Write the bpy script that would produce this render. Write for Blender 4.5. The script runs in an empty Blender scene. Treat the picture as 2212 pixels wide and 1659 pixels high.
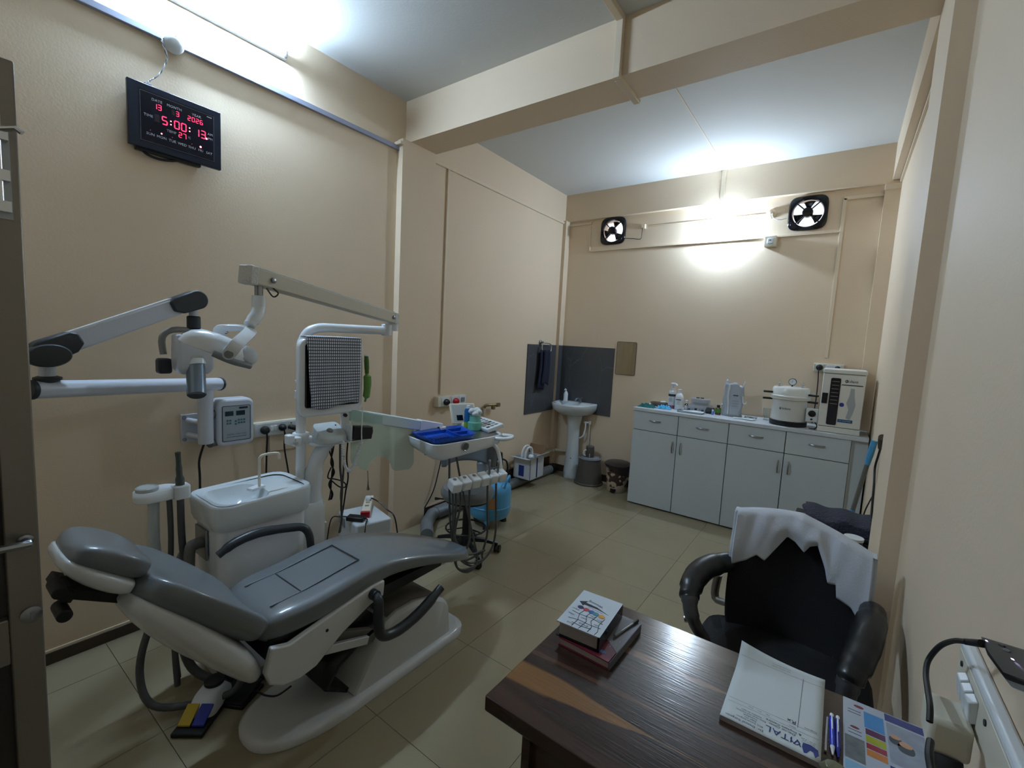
import bpy, bmesh, math, random
from math import sin, cos, pi, radians
from mathutils import Vector, Matrix
random.seed(4)
SC = bpy.context.scene
COL = SC.collection

# ------------------------------------------------------------ camera, world, exposure
CAM_POS = (2.840408, 0.0, 1.619867)
YAW, PITCH, ROLL = -0.62591, -0.09932, 0.05272
fwd = Vector((sin(YAW) * cos(PITCH), cos(YAW) * cos(PITCH), sin(PITCH)))
rt0 = Vector((cos(YAW), -sin(YAW), 0.0))
up0 = rt0.cross(fwd)
rt = cos(ROLL) * rt0 + sin(ROLL) * up0
up = -sin(ROLL) * rt0 + cos(ROLL) * up0
cd = bpy.data.cameras.new('camera')
cam = bpy.data.objects.new('camera', cd)
COL.objects.link(cam)
m = Matrix((rt, up, -fwd)).transposed().to_4x4()
m.translation = Vector(CAM_POS)
cam.matrix_world = m
cd.sensor_fit = 'HORIZONTAL'
cd.sensor_width = 36.0
cd.lens = 36.0 * 975.005 / 2212.0
cd.clip_start = 0.02
SC.camera = cam

w = bpy.data.worlds.new('overcast_sky')
SC.world = w
w.use_nodes = True
bg = w.node_tree.nodes['Background']
bg.inputs[0].default_value = (0.80, 0.84, 1.0, 1)
bg.inputs[1].default_value = 1.6
SC.view_settings.view_transform = 'Standard'
SC.view_settings.look = 'None'
SC.view_settings.gamma = 1.0
SC.view_settings.use_curve_mapping = False
SC.view_settings.exposure = 0.0
TUBE_STRENGTH = 650.0
BULB_STRENGTH = 1600.0

# ------------------------------------------------------------ materials
def srgb(r, g, b):
    f = lambda c: (c / 255.0 / 12.92) if c / 255.0 <= 0.04045 else ((c / 255.0 + 0.055) / 1.055) ** 2.4
    return (f(r), f(g), f(b), 1.0)
MATS = {}
def mat(name, col, rough=0.5, metal=0.0, bump=0.0, bscale=60.0, var=0.0, vscale=6.0, spec=0.5, coat=0.0,
        emit=None, estr=0.0, trans=0.0, alpha=1.0, ior=1.45):
    if name in MATS: return MATS[name]
    M_ = bpy.data.materials.new(name); M_.use_nodes = True
    nt = M_.node_tree; p = nt.nodes['Principled BSDF']
    if len(col) == 3: col = srgb(*col)
    p.inputs['Base Color'].default_value = col
    p.inputs['Roughness'].default_value = rough
    p.inputs['Metallic'].default_value = metal
    p.inputs['Specular IOR Level'].default_value = spec
    p.inputs['Coat Weight'].default_value = coat
    p.inputs['IOR'].default_value = ior
    if trans: p.inputs['Transmission Weight'].default_value = trans
    if alpha < 1: p.inputs['Alpha'].default_value = alpha
    if emit:
        p.inputs['Emission Color'].default_value = emit
        p.inputs['Emission Strength'].default_value = estr
    tc = None
    if bump or var:
        tc = nt.nodes.new('ShaderNodeTexCoord')
    if var:
        n = nt.nodes.new('ShaderNodeTexNoise'); n.inputs['Scale'].default_value = vscale; n.inputs['Detail'].default_value = 4
        nt.links.new(tc.outputs['Object'], n.inputs['Vector'])
        mx = nt.nodes.new('ShaderNodeMix'); mx.data_type = 'RGBA'
        mx.inputs[6].default_value = tuple(c * (1 - var) for c in col[:3]) + (1,)
        mx.inputs[7].default_value = tuple(min(1, c * (1 + var)) for c in col[:3]) + (1,)
        nt.links.new(n.outputs['Fac'], mx.inputs[0]); nt.links.new(mx.outputs[2], p.inputs['Base Color'])
    if bump:
        n = nt.nodes.new('ShaderNodeTexNoise'); n.inputs['Scale'].default_value = bscale; n.inputs['Detail'].default_value = 3
        nt.links.new(tc.outputs['Object'], n.inputs['Vector'])
        b = nt.nodes.new('ShaderNodeBump'); b.inputs['Strength'].default_value = bump; b.inputs['Distance'].default_value = 0.01
        nt.links.new(n.outputs['Fac'], b.inputs['Height']); nt.links.new(b.outputs['Normal'], p.inputs['Normal'])
    MATS[name] = M_
    return M_

WALL = mat('cream_wall_paint', (222, 201, 174), 0.62, bump=0.06, bscale=90, var=0.02, vscale=2.0, spec=0.3)
TRIMP = mat('cream_trim_paint', (222, 204, 178), 0.5, spec=0.35)
CEIL = mat('white_ceiling_paint', (206, 205, 200), 0.75, bump=0.05, bscale=70, spec=0.2)
TILE = mat('beige_vitrified_tile', (150, 138, 112), 0.22, var=0.10, vscale=3.0, spec=0.4)
GROUT = mat('dark_grout', (70, 62, 48), 0.8)
SKIRT = mat('brown_skirting_tile', (66, 54, 42), 0.25)
WPLAS = mat('white_plastic', (222, 226, 228), 0.35)
WGLOSS = mat('white_gloss_enamel', (225, 229, 232), 0.22, coat=0.2)
OFFW = mat('offwhite_plastic', (214, 208, 190), 0.45)
IVORY = mat('ivory_painted_metal', (196, 188, 168), 0.5, bump=0.1, bscale=40)
GREYP = mat('grey_plastic', (108, 106, 100), 0.5)
DKGREY = mat('dark_grey_plastic', (52, 54, 56), 0.45)
MIDGREY = mat('mid_grey_plastic', (128, 132, 136), 0.45)
BLACK = mat('black_plastic', (18, 18, 20), 0.4)
BLACKG = mat('black_gloss', (12, 14, 20), 0.12)
RUBBER = mat('black_rubber', (24, 23, 23), 0.6)
CHROME = mat('chrome', (210, 212, 214), 0.28, metal=1.0)
STEEL = mat('brushed_steel', (150, 154, 158), 0.32, metal=1.0)
ALU = mat('satin_aluminium', (128, 122, 112), 0.42, metal=0.7)
VINYL = mat('grey_vinyl', (108, 113, 116), 0.36, bump=0.03, bscale=150, coat=0.6, var=0.04)
VINYL.node_tree.nodes['Principled BSDF'].inputs['Coat Roughness'].default_value = 0.10
HOSE = mat('grey_hose', (84, 86, 86), 0.5)
LAM = mat('grey_laminate', (198, 205, 207), 0.4, bump=0.02, bscale=200)
CTOP = mat('pale_counter_laminate', (205, 210, 214), 0.3)
GAP = mat('gap_shade', (20, 19, 18), 0.8)  # shade between cabinet fronts and at the toe, put into the colour
CERAM = mat('white_ceramic', (205, 212, 214), 0.12, coat=0.4)
NAVY = mat('navy_cloth', (26, 32, 52), 0.9, bump=0.3, bscale=300)
BLUEP = mat('blue_plastic', (22, 62, 190), 0.35)
SKYB = mat('sky_blue_paint', (84, 158, 200), 0.3)
RED = mat('red_plastic', (170, 24, 32), 0.35)
GREEN = mat('green_plastic', (70, 130, 50), 0.4)
TEAL = mat('teal_plastic', (70, 150, 140), 0.3)
YEL = mat('yellow_plastic', (190, 160, 40), 0.45)
BLKF = mat('black_mesh_fabric', (17, 17, 20), 0.9, bump=0.3, bscale=400)
INK = mat('dark_print_ink', (30, 34, 46), 0.6)
INKB = mat('blue_print_ink', (34, 50, 120), 0.6)
WINK = mat('white_print_ink', (205, 210, 215), 0.6)
PAPER = mat('white_paper', (208, 214, 214), 0.7)
CARD = mat('white_cardboard', (196, 200, 204), 0.7)
BROWNC = mat('brown_cardboard', (128, 98, 70), 0.8)
CLEAR = mat('clear_plastic', (225, 232, 235), 0.08, trans=0.9, ior=1.3)
LEDM = mat('red_led_segment', (120, 0, 16), 0.4, emit=(1.0, 0.03, 0.10, 1), estr=3.0)
LEDW = mat('red_led_core', (200, 20, 30), 0.4, emit=(1.0, 0.22, 0.28, 1), estr=5.0)
LEDOFF = mat('unlit_led_segment', (46, 26, 38), 0.4)
WLED = mat('white_status_led', (200, 190, 255), 0.4, emit=(0.62, 0.5, 1.0, 1), estr=4.0)

# ------------------------------------------------------------ mesh builder
class M:
    def __init__(s): s.v = []; s.f = []
    def add(s, vs, fs):
        o = len(s.v); s.v += [tuple(p) for p in vs]; s.f += [tuple(i + o for i in f) for f in fs]; return s
    def box(s, a, b):
        x0, y0, z0 = a; x1, y1, z1 = b
        if x0 > x1: x0, x1 = x1, x0
        if y0 > y1: y0, y1 = y1, y0
        if z0 > z1: z0, z1 = z1, z0
        return s.add([(x0, y0, z0), (x1, y0, z0), (x1, y1, z0), (x0, y1, z0), (x0, y0, z1), (x1, y0, z1), (x1, y1, z1), (x0, y1, z1)],
                     [(0, 3, 2, 1), (4, 5, 6, 7), (0, 1, 5, 4), (1, 2, 6, 5), (2, 3, 7, 6), (3, 0, 4, 7)])
    def obox(s, c, ax, ay, az):
        c, ax, ay, az = map(Vector, (c, ax, ay, az))
        vs = [c + i * ax + j * ay + k * az for k in (-1, 1) for (i, j) in ((-1, -1), (1, -1), (1, 1), (-1, 1))]
        return s.add(vs, [(0, 3, 2, 1), (4, 5, 6, 7), (0, 1, 5, 4), (1, 2, 6, 5), (2, 3, 7, 6), (3, 0, 4, 7)])
    def beam(s, p0, p1, wd, ht, upv=(0, 0, 1)):
        p0, p1 = Vector(p0), Vector(p1); d = p1 - p0; L = d.length; d.normalize()
        sd = d.cross(Vector(upv)).normalized(); u = sd.cross(d)
        return s.obox((p0 + p1) / 2, d * L / 2, sd * wd / 2, u * ht / 2)
    def loft(s, rings, cap=True, closed=True):
        n = len(rings[0]); o = []
        vs = [p for r in rings for p in r]; fs = []
        for i in range(len(rings) - 1):
            for j in range(n if closed else n - 1):
                a = i * n + j; b = i * n + (j + 1) % n
                fs.append((a, b, b + n, a + n))
        if cap:
            fs.append(tuple(range(n - 1, -1, -1))); k = (len(rings) - 1) * n; fs.append(tuple(k + j for j in range(n)))
        return s.add(vs, fs)
    def tube(s, pts, r, n=10, smooth=0, cap=True, closed=False):
        pts = [Vector(p) for p in pts]
        if smooth: pts = catmull(pts, smooth, closed)
        rs = r if isinstance(r, (list, tuple)) else [r] * len(pts)
        if len(rs) != len(pts): rs = [rs[min(len(rs) - 1, int(i * (len(rs) - 1) / max(1, len(pts) - 1) + .5))] for i in range(len(pts))]
        rings = []; N = None
        m_ = len(pts)
        for i, p in enumerate(pts):
            if closed: t = pts[(i + 1) % m_] - pts[i - 1]
            else: t = pts[min(i + 1, m_ - 1)] - pts[max(i - 1, 0)]
            if t.length < 1e-9: t = Vector((0, 0, 1))
            t.normalize()
            if N is None:
                N = t.orthogonal().normalized()
            else:
                N = (N - t * N.dot(t))
                N = N.normalized() if N.length > 1e-6 else t.orthogonal().normalized()
            B = t.cross(N)
            rings.append([p + rs[i] * (cos(2 * pi * k / n) * N + sin(2 * pi * k / n) * B) for k in range(n)])
        if closed: rings.append(rings[0]); cap = False
        return s.loft(rings, cap)
    def cyl(s, p0, p1, r0, r1=None, n=20):
        return s.tube([p0, p1], [r0, r0 if r1 is None else r1], n)
    def lathe(s, prof, c=(0, 0, 0), axis=(0, 0, 1), n=24, sx=1.0, sy=1.0):
        c = Vector(c); a = Vector(axis).normalized()
        if abs(a.z) > .999: X, Y = Vector((1, 0, 0)), Vector((0, 1, 0))
        else: X = a.orthogonal().normalized(); Y = a.cross(X)
        rings = [[c + a * z + X * (r * sx * cos(2 * pi * k / n)) + Y * (r * sy * sin(2 * pi * k / n)) for k in range(n)] for r, z in prof]
        return s.loft(rings, True)
    def prism(s, poly, fn, d0, d1):
        a = [fn(u, v, d0) for u, v in poly]; b = [fn(u, v, d1) for u, v in poly]; n = len(poly)
        return s.add(a + b, [tuple(range(n - 1, -1, -1)), tuple(range(n, 2 * n))] + [(i, (i + 1) % n, n + (i + 1) % n, n + i) for i in range(n)])
    def sph(s, c, r, n=16, mm=10):
        if not isinstance(r, (tuple, list)): r = (r, r, r)
        rings = []
        for i in range(mm + 1):
            th = pi * (0.02 + 0.96 * i / mm)
            rings.append([(c[0] + r[0] * sin(th) * cos(2 * pi * k / n), c[1] + r[1] * sin(th) * sin(2 * pi * k / n), c[2] + r[2] * cos(th)) for k in range(n)])
        return s.loft(rings)
    def grid(s, nu, nv, fn):
        vs = [fn(i / nu, j / nv) for j in range(nv + 1) for i in range(nu + 1)]
        fs = [(j * (nu + 1) + i, j * (nu + 1) + i + 1, (j + 1) * (nu + 1) + i + 1, (j + 1) * (nu + 1) + i) for j in range(nv) for i in range(nu)]
        return s.add(vs, fs)

def catmull(P, k, closed=False):
    out = []; n = len(P)
    rng = n if closed else n - 1
    for i in range(rng):
        if closed: p0, p1, p2, p3 = P[i - 1], P[i], P[(i + 1) % n], P[(i + 2) % n]
        else: p0, p1, p2, p3 = P[max(i - 1, 0)], P[i], P[i + 1], P[min(i + 2, n - 1)]
        for j in range(k):
            t = j / k
            out.append(0.5 * ((2 * p1) + (p2 - p0) * t + (2 * p0 - 5 * p1 + 4 * p2 - p3) * t * t + (3 * p1 - p0 - 3 * p2 + p3) * t ** 3))
    if not closed: out.append(P[-1])
    return out

def rrect(cx, cy, hx, hy, r, n=5):
    r = min(r, hx, hy); pts = []
    for (sx, sy, a0) in ((1, 1, 0), (-1, 1, 90), (-1, -1, 180), (1, -1, 270)):
        for i in range(n + 1):
            a = radians(a0 + 90 * i / n)
            pts.append((cx + sx * (hx - r) + r * cos(a), cy + sy * (hy - r) + r * sin(a)))
    return pts
def superell(cx, cy, hx, hy, e, n=32):
    f = lambda c: math.copysign(abs(c) ** (2.0 / e), c)
    return [(cx + hx * f(cos(2 * pi * k / n)), cy + hy * f(sin(2 * pi * k / n))) for k in range(n)]

XY = lambda u, v, d: (u, v, d)
YZ = lambda u, v, d: (d, u, v)
XZ = lambda u, v, d: (u, d, v)

def origin_of(o):
    p = Vector((0, 0, 0))
    while o is not None:
        p += o.location; o = o.parent
    return p
def obj(name, mb, material, parent=None, bevel=0.0, smooth=40, seg=2, label=None, local=False, sub=0, solid=0.0):
    me = bpy.data.meshes.new(name)
    off = Vector((0, 0, 0)) if (parent is None or local) else origin_of(parent)
    me.from_pydata([(v[0] - off.x, v[1] - off.y, v[2] - off.z) for v in mb.v], [], mb.f)
    bm = bmesh.new(); bm.from_mesh(me)
    bmesh.ops.recalc_face_normals(bm, faces=bm.faces); bm.to_mesh(me); bm.free()
    if smooth:
        me.shade_smooth()
        me.set_sharp_from_angle(angle=radians(smooth))
    me.materials.append(material)
    o = bpy.data.objects.new(name, me); COL.objects.link(o)
    if parent is not None: o.parent = parent
    if solid:
        sm = o.modifiers.new('solid', 'SOLIDIFY'); sm.thickness = solid; sm.offset = 0
    if bevel:
        b = o.modifiers.new('bevel', 'BEVEL'); b.width = bevel; b.segments = seg; b.limit_method = 'ANGLE'; b.angle_limit = radians(40)
        b.harden_normals = False
    if sub:
        ss = o.modifiers.new('sub', 'SUBSURF'); ss.levels = sub; ss.render_levels = sub
    if label: o['label'] = label
    return o
def thing(name, label, cat, loc, rz=0.0, group=None):
    o = bpy.data.objects.new(name, None); COL.objects.link(o)
    o.empty_display_size = 0.05
    o.location = loc; o.rotation_euler = (0, 0, rz); o['label'] = label; o['category'] = cat
    if group: o['group'] = group
    return o
def single(name, mb, material, label, cat, group=None, **k):
    o = obj(name, mb, material, None, **k); o['label'] = label; o['category'] = cat
    if group: o['group'] = group
    return o
def struct(name, mb, material, parent=None, **k):
    o = obj(name, mb, material, parent, **k)
    if parent is None: o['kind'] = 'structure'
    return o
def copy_tree(o, parent=None):
    c = o.copy(); COL.objects.link(c)
    if parent is not None: c.parent = parent
    for ch in list(o.children): copy_tree(ch, c)
    return c
def text(name, string, size, org, xd, yd, material, parent, align='CENTER', depth=0.0006, xs=1.0, local=False):
    cu = bpy.data.curves.new(name, 'FONT'); cu.body = string; cu.size = size; cu.align_x = align; cu.align_y = 'CENTER'
    cu.resolution_u = 2; cu.space_character = 1.05
    to = bpy.data.objects.new(name, cu); COL.objects.link(to)
    dg = bpy.context.evaluated_depsgraph_get(); dg.update()
    me = bpy.data.meshes.new_from_object(to.evaluated_get(dg))
    bpy.data.objects.remove(to); bpy.data.curves.remove(cu)
    xd = Vector(xd).normalized(); yd = Vector(yd).normalized(); nd = xd.cross(yd)
    mb = M()
    mb.add([Vector(org) + xd * v.co.x * xs + yd * v.co.y + nd * depth for v in me.vertices], [tuple(p.vertices) for p in me.polygons])
    bpy.data.meshes.remove(me)
    return obj(name, mb, material, parent, smooth=0, local=local)
SEG = {'0': 'abcdef', '1': 'bc', '2': 'abged', '3': 'abgcd', '5': 'afgcd', '6': 'afgedc', '7': 'abc', '4': 'fgbc'}
def seven(mb, ch, o, xd, yd, h, off=None):
    """adds the lit bars of one seven-segment digit; o = lower left corner"""
    wd = h * 0.55; t = h * 0.13
    bars = {'a': ((0, h), (wd, h)), 'd': ((0, 0), (wd, 0)), 'g': ((0, h / 2), (wd, h / 2)), 'f': ((0, h / 2), (0, h)), 'b': ((wd, h / 2), (wd, h)),
            'e': ((0, 0), (0, h / 2)), 'c': ((wd, 0), (wd, h / 2))}
    o = Vector(o); xd = Vector(xd); yd = Vector(yd); nd = xd.cross(yd)
    for k, (p, q) in bars.items():
        if k not in SEG[ch]: continue
        P, Q = Vector(p), Vector(q); d = (Q - P).normalized(); P = P + d * t * .35; Q = Q - d * t * .35; e = Vector((-d.y, d.x)) * t / 2
        c = [P - d * t * 0.25, P + e, Q + e, Q + d * t * .25, Q - e, P - e]
        mb.add([o + xd * a.x + yd * a.y + nd * .0008 for a in c], [(0, 5, 4, 3, 2, 1)])
# ============================================================ ROOM
XR, YB, YF, H = 3.09, 4.90, -0.65, 3.356
# light-giving lamps' materials
TUBEM = mat('lit_tube_glass', (255, 255, 255), 0.3, emit=(0.53, 0.74, 1.0, 1), estr=TUBE_STRENGTH)
BULBM = mat('lit_bulb_glass', (255, 255, 255), 0.3, emit=(0.56, 0.75, 1.0, 1), estr=BULB_STRENGTH)

fl = struct('floor', M().box((-.12, YF - .12, -.12), (XR + .12, YB + .12, -.006)), GROUT)
ty = [1.14 + .58 * k for k in range(-4, 8)]
tx = [1.40 + .58 * k for k in range(-3, 4)]
g = 0.0011
for y0 in ty:
    for x0 in tx:
        a, b = max(x0, 0.0), min(x0 + .58, XR)
        c, d = max(y0, YF), min(y0 + .58, YB)
        if b - a < .01 or d - c < .01: continue
        z = random.uniform(-.0004, 0.0)
        obj('tile', M().box((a + g, c + g, -.0075), (b - g, d - g, z)), TILE, fl, smooth=0)

wl = struct('wall_left', M().box((-.12, YF - .12, 0), (0, YB + .12, H)), WALL)
wr = struct('wall_right', M().box((XR, YF - .12, 0), (XR + .12, YB + .12, H)), WALL)
FANS = ((0.605, 2.897), (2.467, 2.878))
hs = .122
mb = M()
xs = [0, FANS[0][0] - hs, FANS[0][0] + hs, FANS[1][0] - hs, FANS[1][0] + hs, XR]
for i in range(5):
    if i in (1, 3):
        fz = FANS[i // 2][1]
        mb.box((xs[i], YB, 0), (xs[i + 1], YB + .12, fz - hs)); mb.box((xs[i], YB, fz + hs), (xs[i + 1], YB + .12, H))
    else: mb.box((xs[i], YB, 0), (xs[i + 1], YB + .12, H))
struct('wall_back', mb, WALL)
mb = M()
mb.box((0, YF - .12, 0), (1.5, YF, H)); mb.box((2.42, YF - .12, 0), (XR, YF, H)); mb.box((1.5, YF - .12, 2.12), (2.42, YF, H))
struct('wall_front', mb, WALL)
mb = M()
mb.box((0.9, -2.3, 0), (XR, -2.2, 2.6)); mb.box((0.8, -2.3, 0), (0.9, YF - .12, 2.6)); mb.box((XR, -2.3, 0), (XR + .1, YF - .12, 2.6))
mb.box((0.8, -2.3, 2.6), (XR + .1, YF - .12, 2.7)); mb.box((0.8, -2.3, -.1), (XR + .1, YF - .12, -.002))
struct('wall_daylight_block', mb, WALL)  # unseen box added behind the doorway to block daylight
ce = struct('ceiling', M().box((-.12, YF - .12, H), (XR + .12, YB + .12, H + .12)), CEIL)

# pillars, beams
PB0, PB1, BZ = 2.384, 2.647, 3.056
struct('trim_1', M().box((0.0, PB0, BZ), (XR, PB1, H)), WALL)                 # cross beam
struct('trim_2', M().box((0.0, 2.31, 0), (.06, PB1, BZ)), WALL)               # left pillar
struct('trim_3', M().box((3.03, 2.2, 0), (XR, PB1, BZ)), WALL)               # right pillar
struct('trim_4', M().box((3.03, PB1, 3.06), (XR, 4.85, H)), WALL)            # right beam
struct('trim_5', M().box((0, 4.85, 3.05), (XR, YB, H)), WALL)               # back beam
struct('trim_6', M().box((0, 4.80, 0), (.042, YB, 3.05)), WALL)              # corner pillar left
struct('trim_7', M().box((2.99, 4.84, 0), (XR, YB, 3.05)), WALL)             # corner pillar right

# conduits (square plastic casing, painted like the walls)
def conduit(n, a, b): struct('trim_%d' % n, M().box(a, b), TRIMP, bevel=.002)
struct('trim_8', M().box((0, YF, 2.978), (.022, 2.31, 3.008)), mat('shaded_lilac_casing', (150, 154, 172), .5), bevel=.002)  # lilac PVC, greyed so the colour carries the shade on its front
conduit(9, (0, PB1, 3.012), (.018, 4.80, 3.040))
conduit(10, (0, 2.835, 1.10), (.016, 2.857, 3.012))
conduit(11, (1.697, 2.352, BZ - .018), (1.735, PB0, H))
conduit(12, (1.697, PB0, BZ - .02), (1.735, 2.668, BZ))
conduit(13, (1.697, YF, H - .032), (1.735, PB0 - .03, H))
conduit(14, (1.752, PB1 + .01, H - .005), (1.762, 4.85, H))
conduit(15, (1.725, 4.835, 3.05), (1.765, 4.85, H))
conduit(16, (.335, 4.884, 2.684), (2.74, YB, 2.70))
conduit(17, (2.715, 4.886, 1.60), (2.742, YB, 2.97))
conduit(18, (2.72, 4.886, 2.955), (2.99, YB, 2.985))
conduit(19, (.316, 4.89, 2.70), (.328, YB, 2.98))
conduit(20, (.045, 4.888, 3.00), (.33, YB, 3.024))
conduit(21, (1.0, 4.891, 2.905), (2.16, YB, 2.915))
conduit(22, (3.075, PB1, 3.03), (XR, 4.84, 3.05))
conduit(23, (.0, 2.28, 3.006), (.07, 2.31, 3.03))
conduit(24, (2.985, 4.826, 2.985), (XR, 4.84, 3.03))

# skirting
struct('baseboard_left', M().box((0, YF, 0), (.014, 2.31, .0575)), SKIRT, bevel=.002)
struct('baseboard_leftrear', M().box((0, PB1, 0), (.014, 4.80, .10)), SKIRT, bevel=.002)
struct('baseboard_back', M().box((.042, 4.886, 0), (2.99, YB, .08)), SKIRT, bevel=.002)
struct('baseboard_right', M().box((3.078, YF, 0), (XR, 2.2, .06)), SKIRT, bevel=.002)
struct('trim_25', M().box((0, YF, .0575), (.010, 2.31, .068)), TRIMP)
struct('trim_26', M().box((0.0, PB1, .10), (.010, 4.80, .112)), TRIMP)

# marble splash-back in the corner behind the basin
MARB = mat('dark_grey_marble', (72, 73, 76), 0.3)
nt = MARB.node_tree; p = nt.nodes['Principled BSDF']
tc = nt.nodes.new('ShaderNodeTexCoord'); mp = nt.nodes.new('ShaderNodeMapping'); mp.inputs['Scale'].default_value = (3.2, 3.2, 1.3); mp.inputs['Rotation'].default_value = (0.35, 0.3, 0.2)
nz = nt.nodes.new('ShaderNodeTexNoise'); nz.inputs['Scale'].default_value = 1.4; nz.inputs['Detail'].default_value = 3
vo = nt.nodes.new('ShaderNodeTexVoronoi'); vo.feature = 'DISTANCE_TO_EDGE'; vo.inputs['Scale'].default_value = 1.25
ad = nt.nodes.new('ShaderNodeMix'); ad.data_type = 'VECTOR'; ad.inputs[0].default_value = .25
rp = nt.nodes.new('ShaderNodeValToRGB'); rp.color_ramp.elements[0].position = 0.0; rp.color_ramp.elements[0].color = srgb(104, 108, 112)
rp.color_ramp.elements[1].position = 0.005; rp.color_ramp.elements[1].color = srgb(76, 77, 80)
nt.links.new(tc.outputs['Object'], mp.inputs[0]); nt.links.new(mp.outputs[0], nz.inputs['Vector']); nt.links.new(mp.outputs[0], ad.inputs[4])
nt.links.new(nz.outputs['Color'], ad.inputs[5]); nt.links.new(ad.outputs[1], vo.inputs['Vector']); nt.links.new(vo.outputs['Distance'], rp.inputs[0]); nt.links.new(rp.outputs[0], p.inputs['Base Color'])
single('splashback', M().box((0.0002, 4.185, .776), (.010, 4.799, 1.573)), MARB, 'dark grey marble splashback on the left wall behind the towel', 'splashback')
t = single('splashback', M().box((.0424, 4.890, .776), (.732, YB - .0002, 1.573)), MARB, 'dark grey marble splashback on the back wall above the basin', 'splashback')
obj('panel', M().box((.0424, 4.802, .776), (.046, 4.89, 1.573)), MARB, t)

# the door leaf, opened into the room
DOORM = mat('grey_door_aluminium', (132, 126, 117), 0.36, metal=0.6, bump=0.03, bscale=60)
DPAN = mat('dark_door_panel', (50, 44, 42), 0.3)
dr = struct('door_1', M().box((1.455, .116, 0), (1.50, .166, 2.10)), DOORM, bevel=.003)
obj('stile', M().box((1.455, -.645, 0), (1.50, -.57, 2.10)), DOORM, dr, bevel=.003)
for z0, z1 in ((0.0, .10), (.885, .985), (2.0, 2.10)):
    obj('rail', M().box((1.455, -.57, z0), (1.50, .116, z1)), DOORM, dr, bevel=.003)
obj('door_panel', M().box((1.472, -.57, .10), (1.483, .116, .885)), DPAN, dr)
obj('door_panel', M().box((1.472, -.57, .985), (1.483, .116, 2.0)), DPAN, dr)
mb = M(); mb.lathe([(.017, 0), (.017, .006), (.012, .008)], (1.50, .148, .983), (1, 0, 0)); mb.box((1.507, .146, .975), (1.511, .150, .991))
obj('lock_cylinder', mb, STEEL, dr)
mb = M(); mb.lathe([(.013, 0), (.013, .008), (.008, .010), (.008, .034), (.002, .034)], (1.50, .145, 1.148), (1, 0, 0), n=14)
mb.tube([(1.530, .150, 1.148), (1.532, .120, 1.150), (1.530, .075, 1.152)], .008, 8, smooth=4)
obj('door_handle', mb, STEEL, dr)
mb = M(); mb.box((1.50, .118, 1.80), (1.503, .154, 1.975)); bp = obj('bolt_plate', mb, STEEL, dr)
mb = M(); mb.cyl((1.512, .137, 1.83), (1.512, .137, 1.99), .006, n=10)
for z in (1.822, 1.88, 1.955): mb.box((1.502, .123, z - .010), (1.519, .151, z + .010))
mb.tube([(1.512, .137, 1.962), (1.53, .160, 1.968), (1.533, .168, 1.962)], .005, 8)
obj('bolt', mb, CHROME, bp)
dfr = struct('trim_27', M().box((1.44, YF - .13, 0), (1.495, YF + .004, 2.16)).box((2.385, YF - .13, 0), (2.44, YF + .004, 2.16)).box((1.495, YF - .13, 2.105), (2.385, YF + .004, 2.16)), DOORM, bevel=.003)

# ------------------------------------------------------------ lamps
t = thing('tube_light', 'lit white tube light on the upper left wall above the clock', 'lamp', (.0, 1.10, 3.20))
obj('batten', M().box((0.0, .74, 3.185), (.030, 1.46, 3.222)), WPLAS, t, bevel=.004)
obj('lit_tube', M().cyl((.052, .775, 3.204), (.052, 1.425, 3.204), .013, n=12), TUBEM, t)
for y in (.76, 1.44):
    obj('end_cap', M().box((.004, y - .008, 3.190), (.064, y + .008, 3.218)), WPLAS, t, bevel=.003)
bx, bz = 1.77, 2.80
t = thing('led_bulb', 'glowing round LED bulb on the back wall between the two fans', 'lamp', (bx, YB, bz))
obj('bulb_holder', M().lathe([(.036, 0), (.036, -.012), (.022, -.016), (.020, -.05), (.012, -.052)], (bx, YB, bz), (0, 1, 0)), WPLAS, t)
obj('bulb_glass', M().lathe([(.014, -.050), (.024, -.062), (.030, -.080), (.028, -.098), (.016, -.110), (.004, -.113)], (bx, YB, bz), (0, 1, 0), n=16), BULBM, t)

# exhaust fans
def fan(n, fx, fz, label):
    t = thing('exhaust_fan', label, 'fan', (fx, YB, fz), group=None)
    fr = M(); n_ = 48
    def ring(h, e, y): return [(fx + a, y, fz + b) for a, b in superell(0, 0, h, h, e, n_)]
    fr.loft([ring(.150, 4.5, YB - .001), ring(.150, 4.5, YB - .016), ring(.140, 4, YB - .026), ring(.122, 2.0, YB - .022), ring(.117, 2.0, YB - .002)], cap=False)
    obj('frame', fr, BLACKG, t, smooth=50)
    mo = M(); mo.lathe([(.010, -.066), (.036, -.064), (.042, -.05), (.042, -.004), (.03, 0.04)], (fx, YB, fz), (0, 1, 0))
    obj('motor', mo, BLACKG, t)
    for k in range(3):
        a0 = radians(75 + 120 * k + 12 * n); bl = M()
        def f(u, v):
            a = a0 + (u - .5) * (0.62 + .25 * v); r = .038 + .072 * v
            return (fx + r * cos(a), YB + .012 + .030 * (u - .5), fz + r * sin(a))
        bl.grid(6, 4, f); obj('blade', bl, BLACKG, t, solid=.002)
    for k in range(4):
        sp = M(); a = radians(45 + 90 * k); sp.beam((fx + .040 * cos(a), YB - .03, fz + .040 * sin(a)), (fx + .142 * cos(a), YB - .018, fz + .142 * sin(a)), .010, .008, (0, 1, 0))
        obj('guard_arm', sp, BLACKG, t)
    return t
fan(0, FANS[0][0], FANS[0][1], 'smaller-looking black exhaust fan near the left corner of the back wall')
fan(1, FANS[1][0], FANS[1][1], 'black exhaust fan on the back wall to the right of the glowing bulb')
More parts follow.
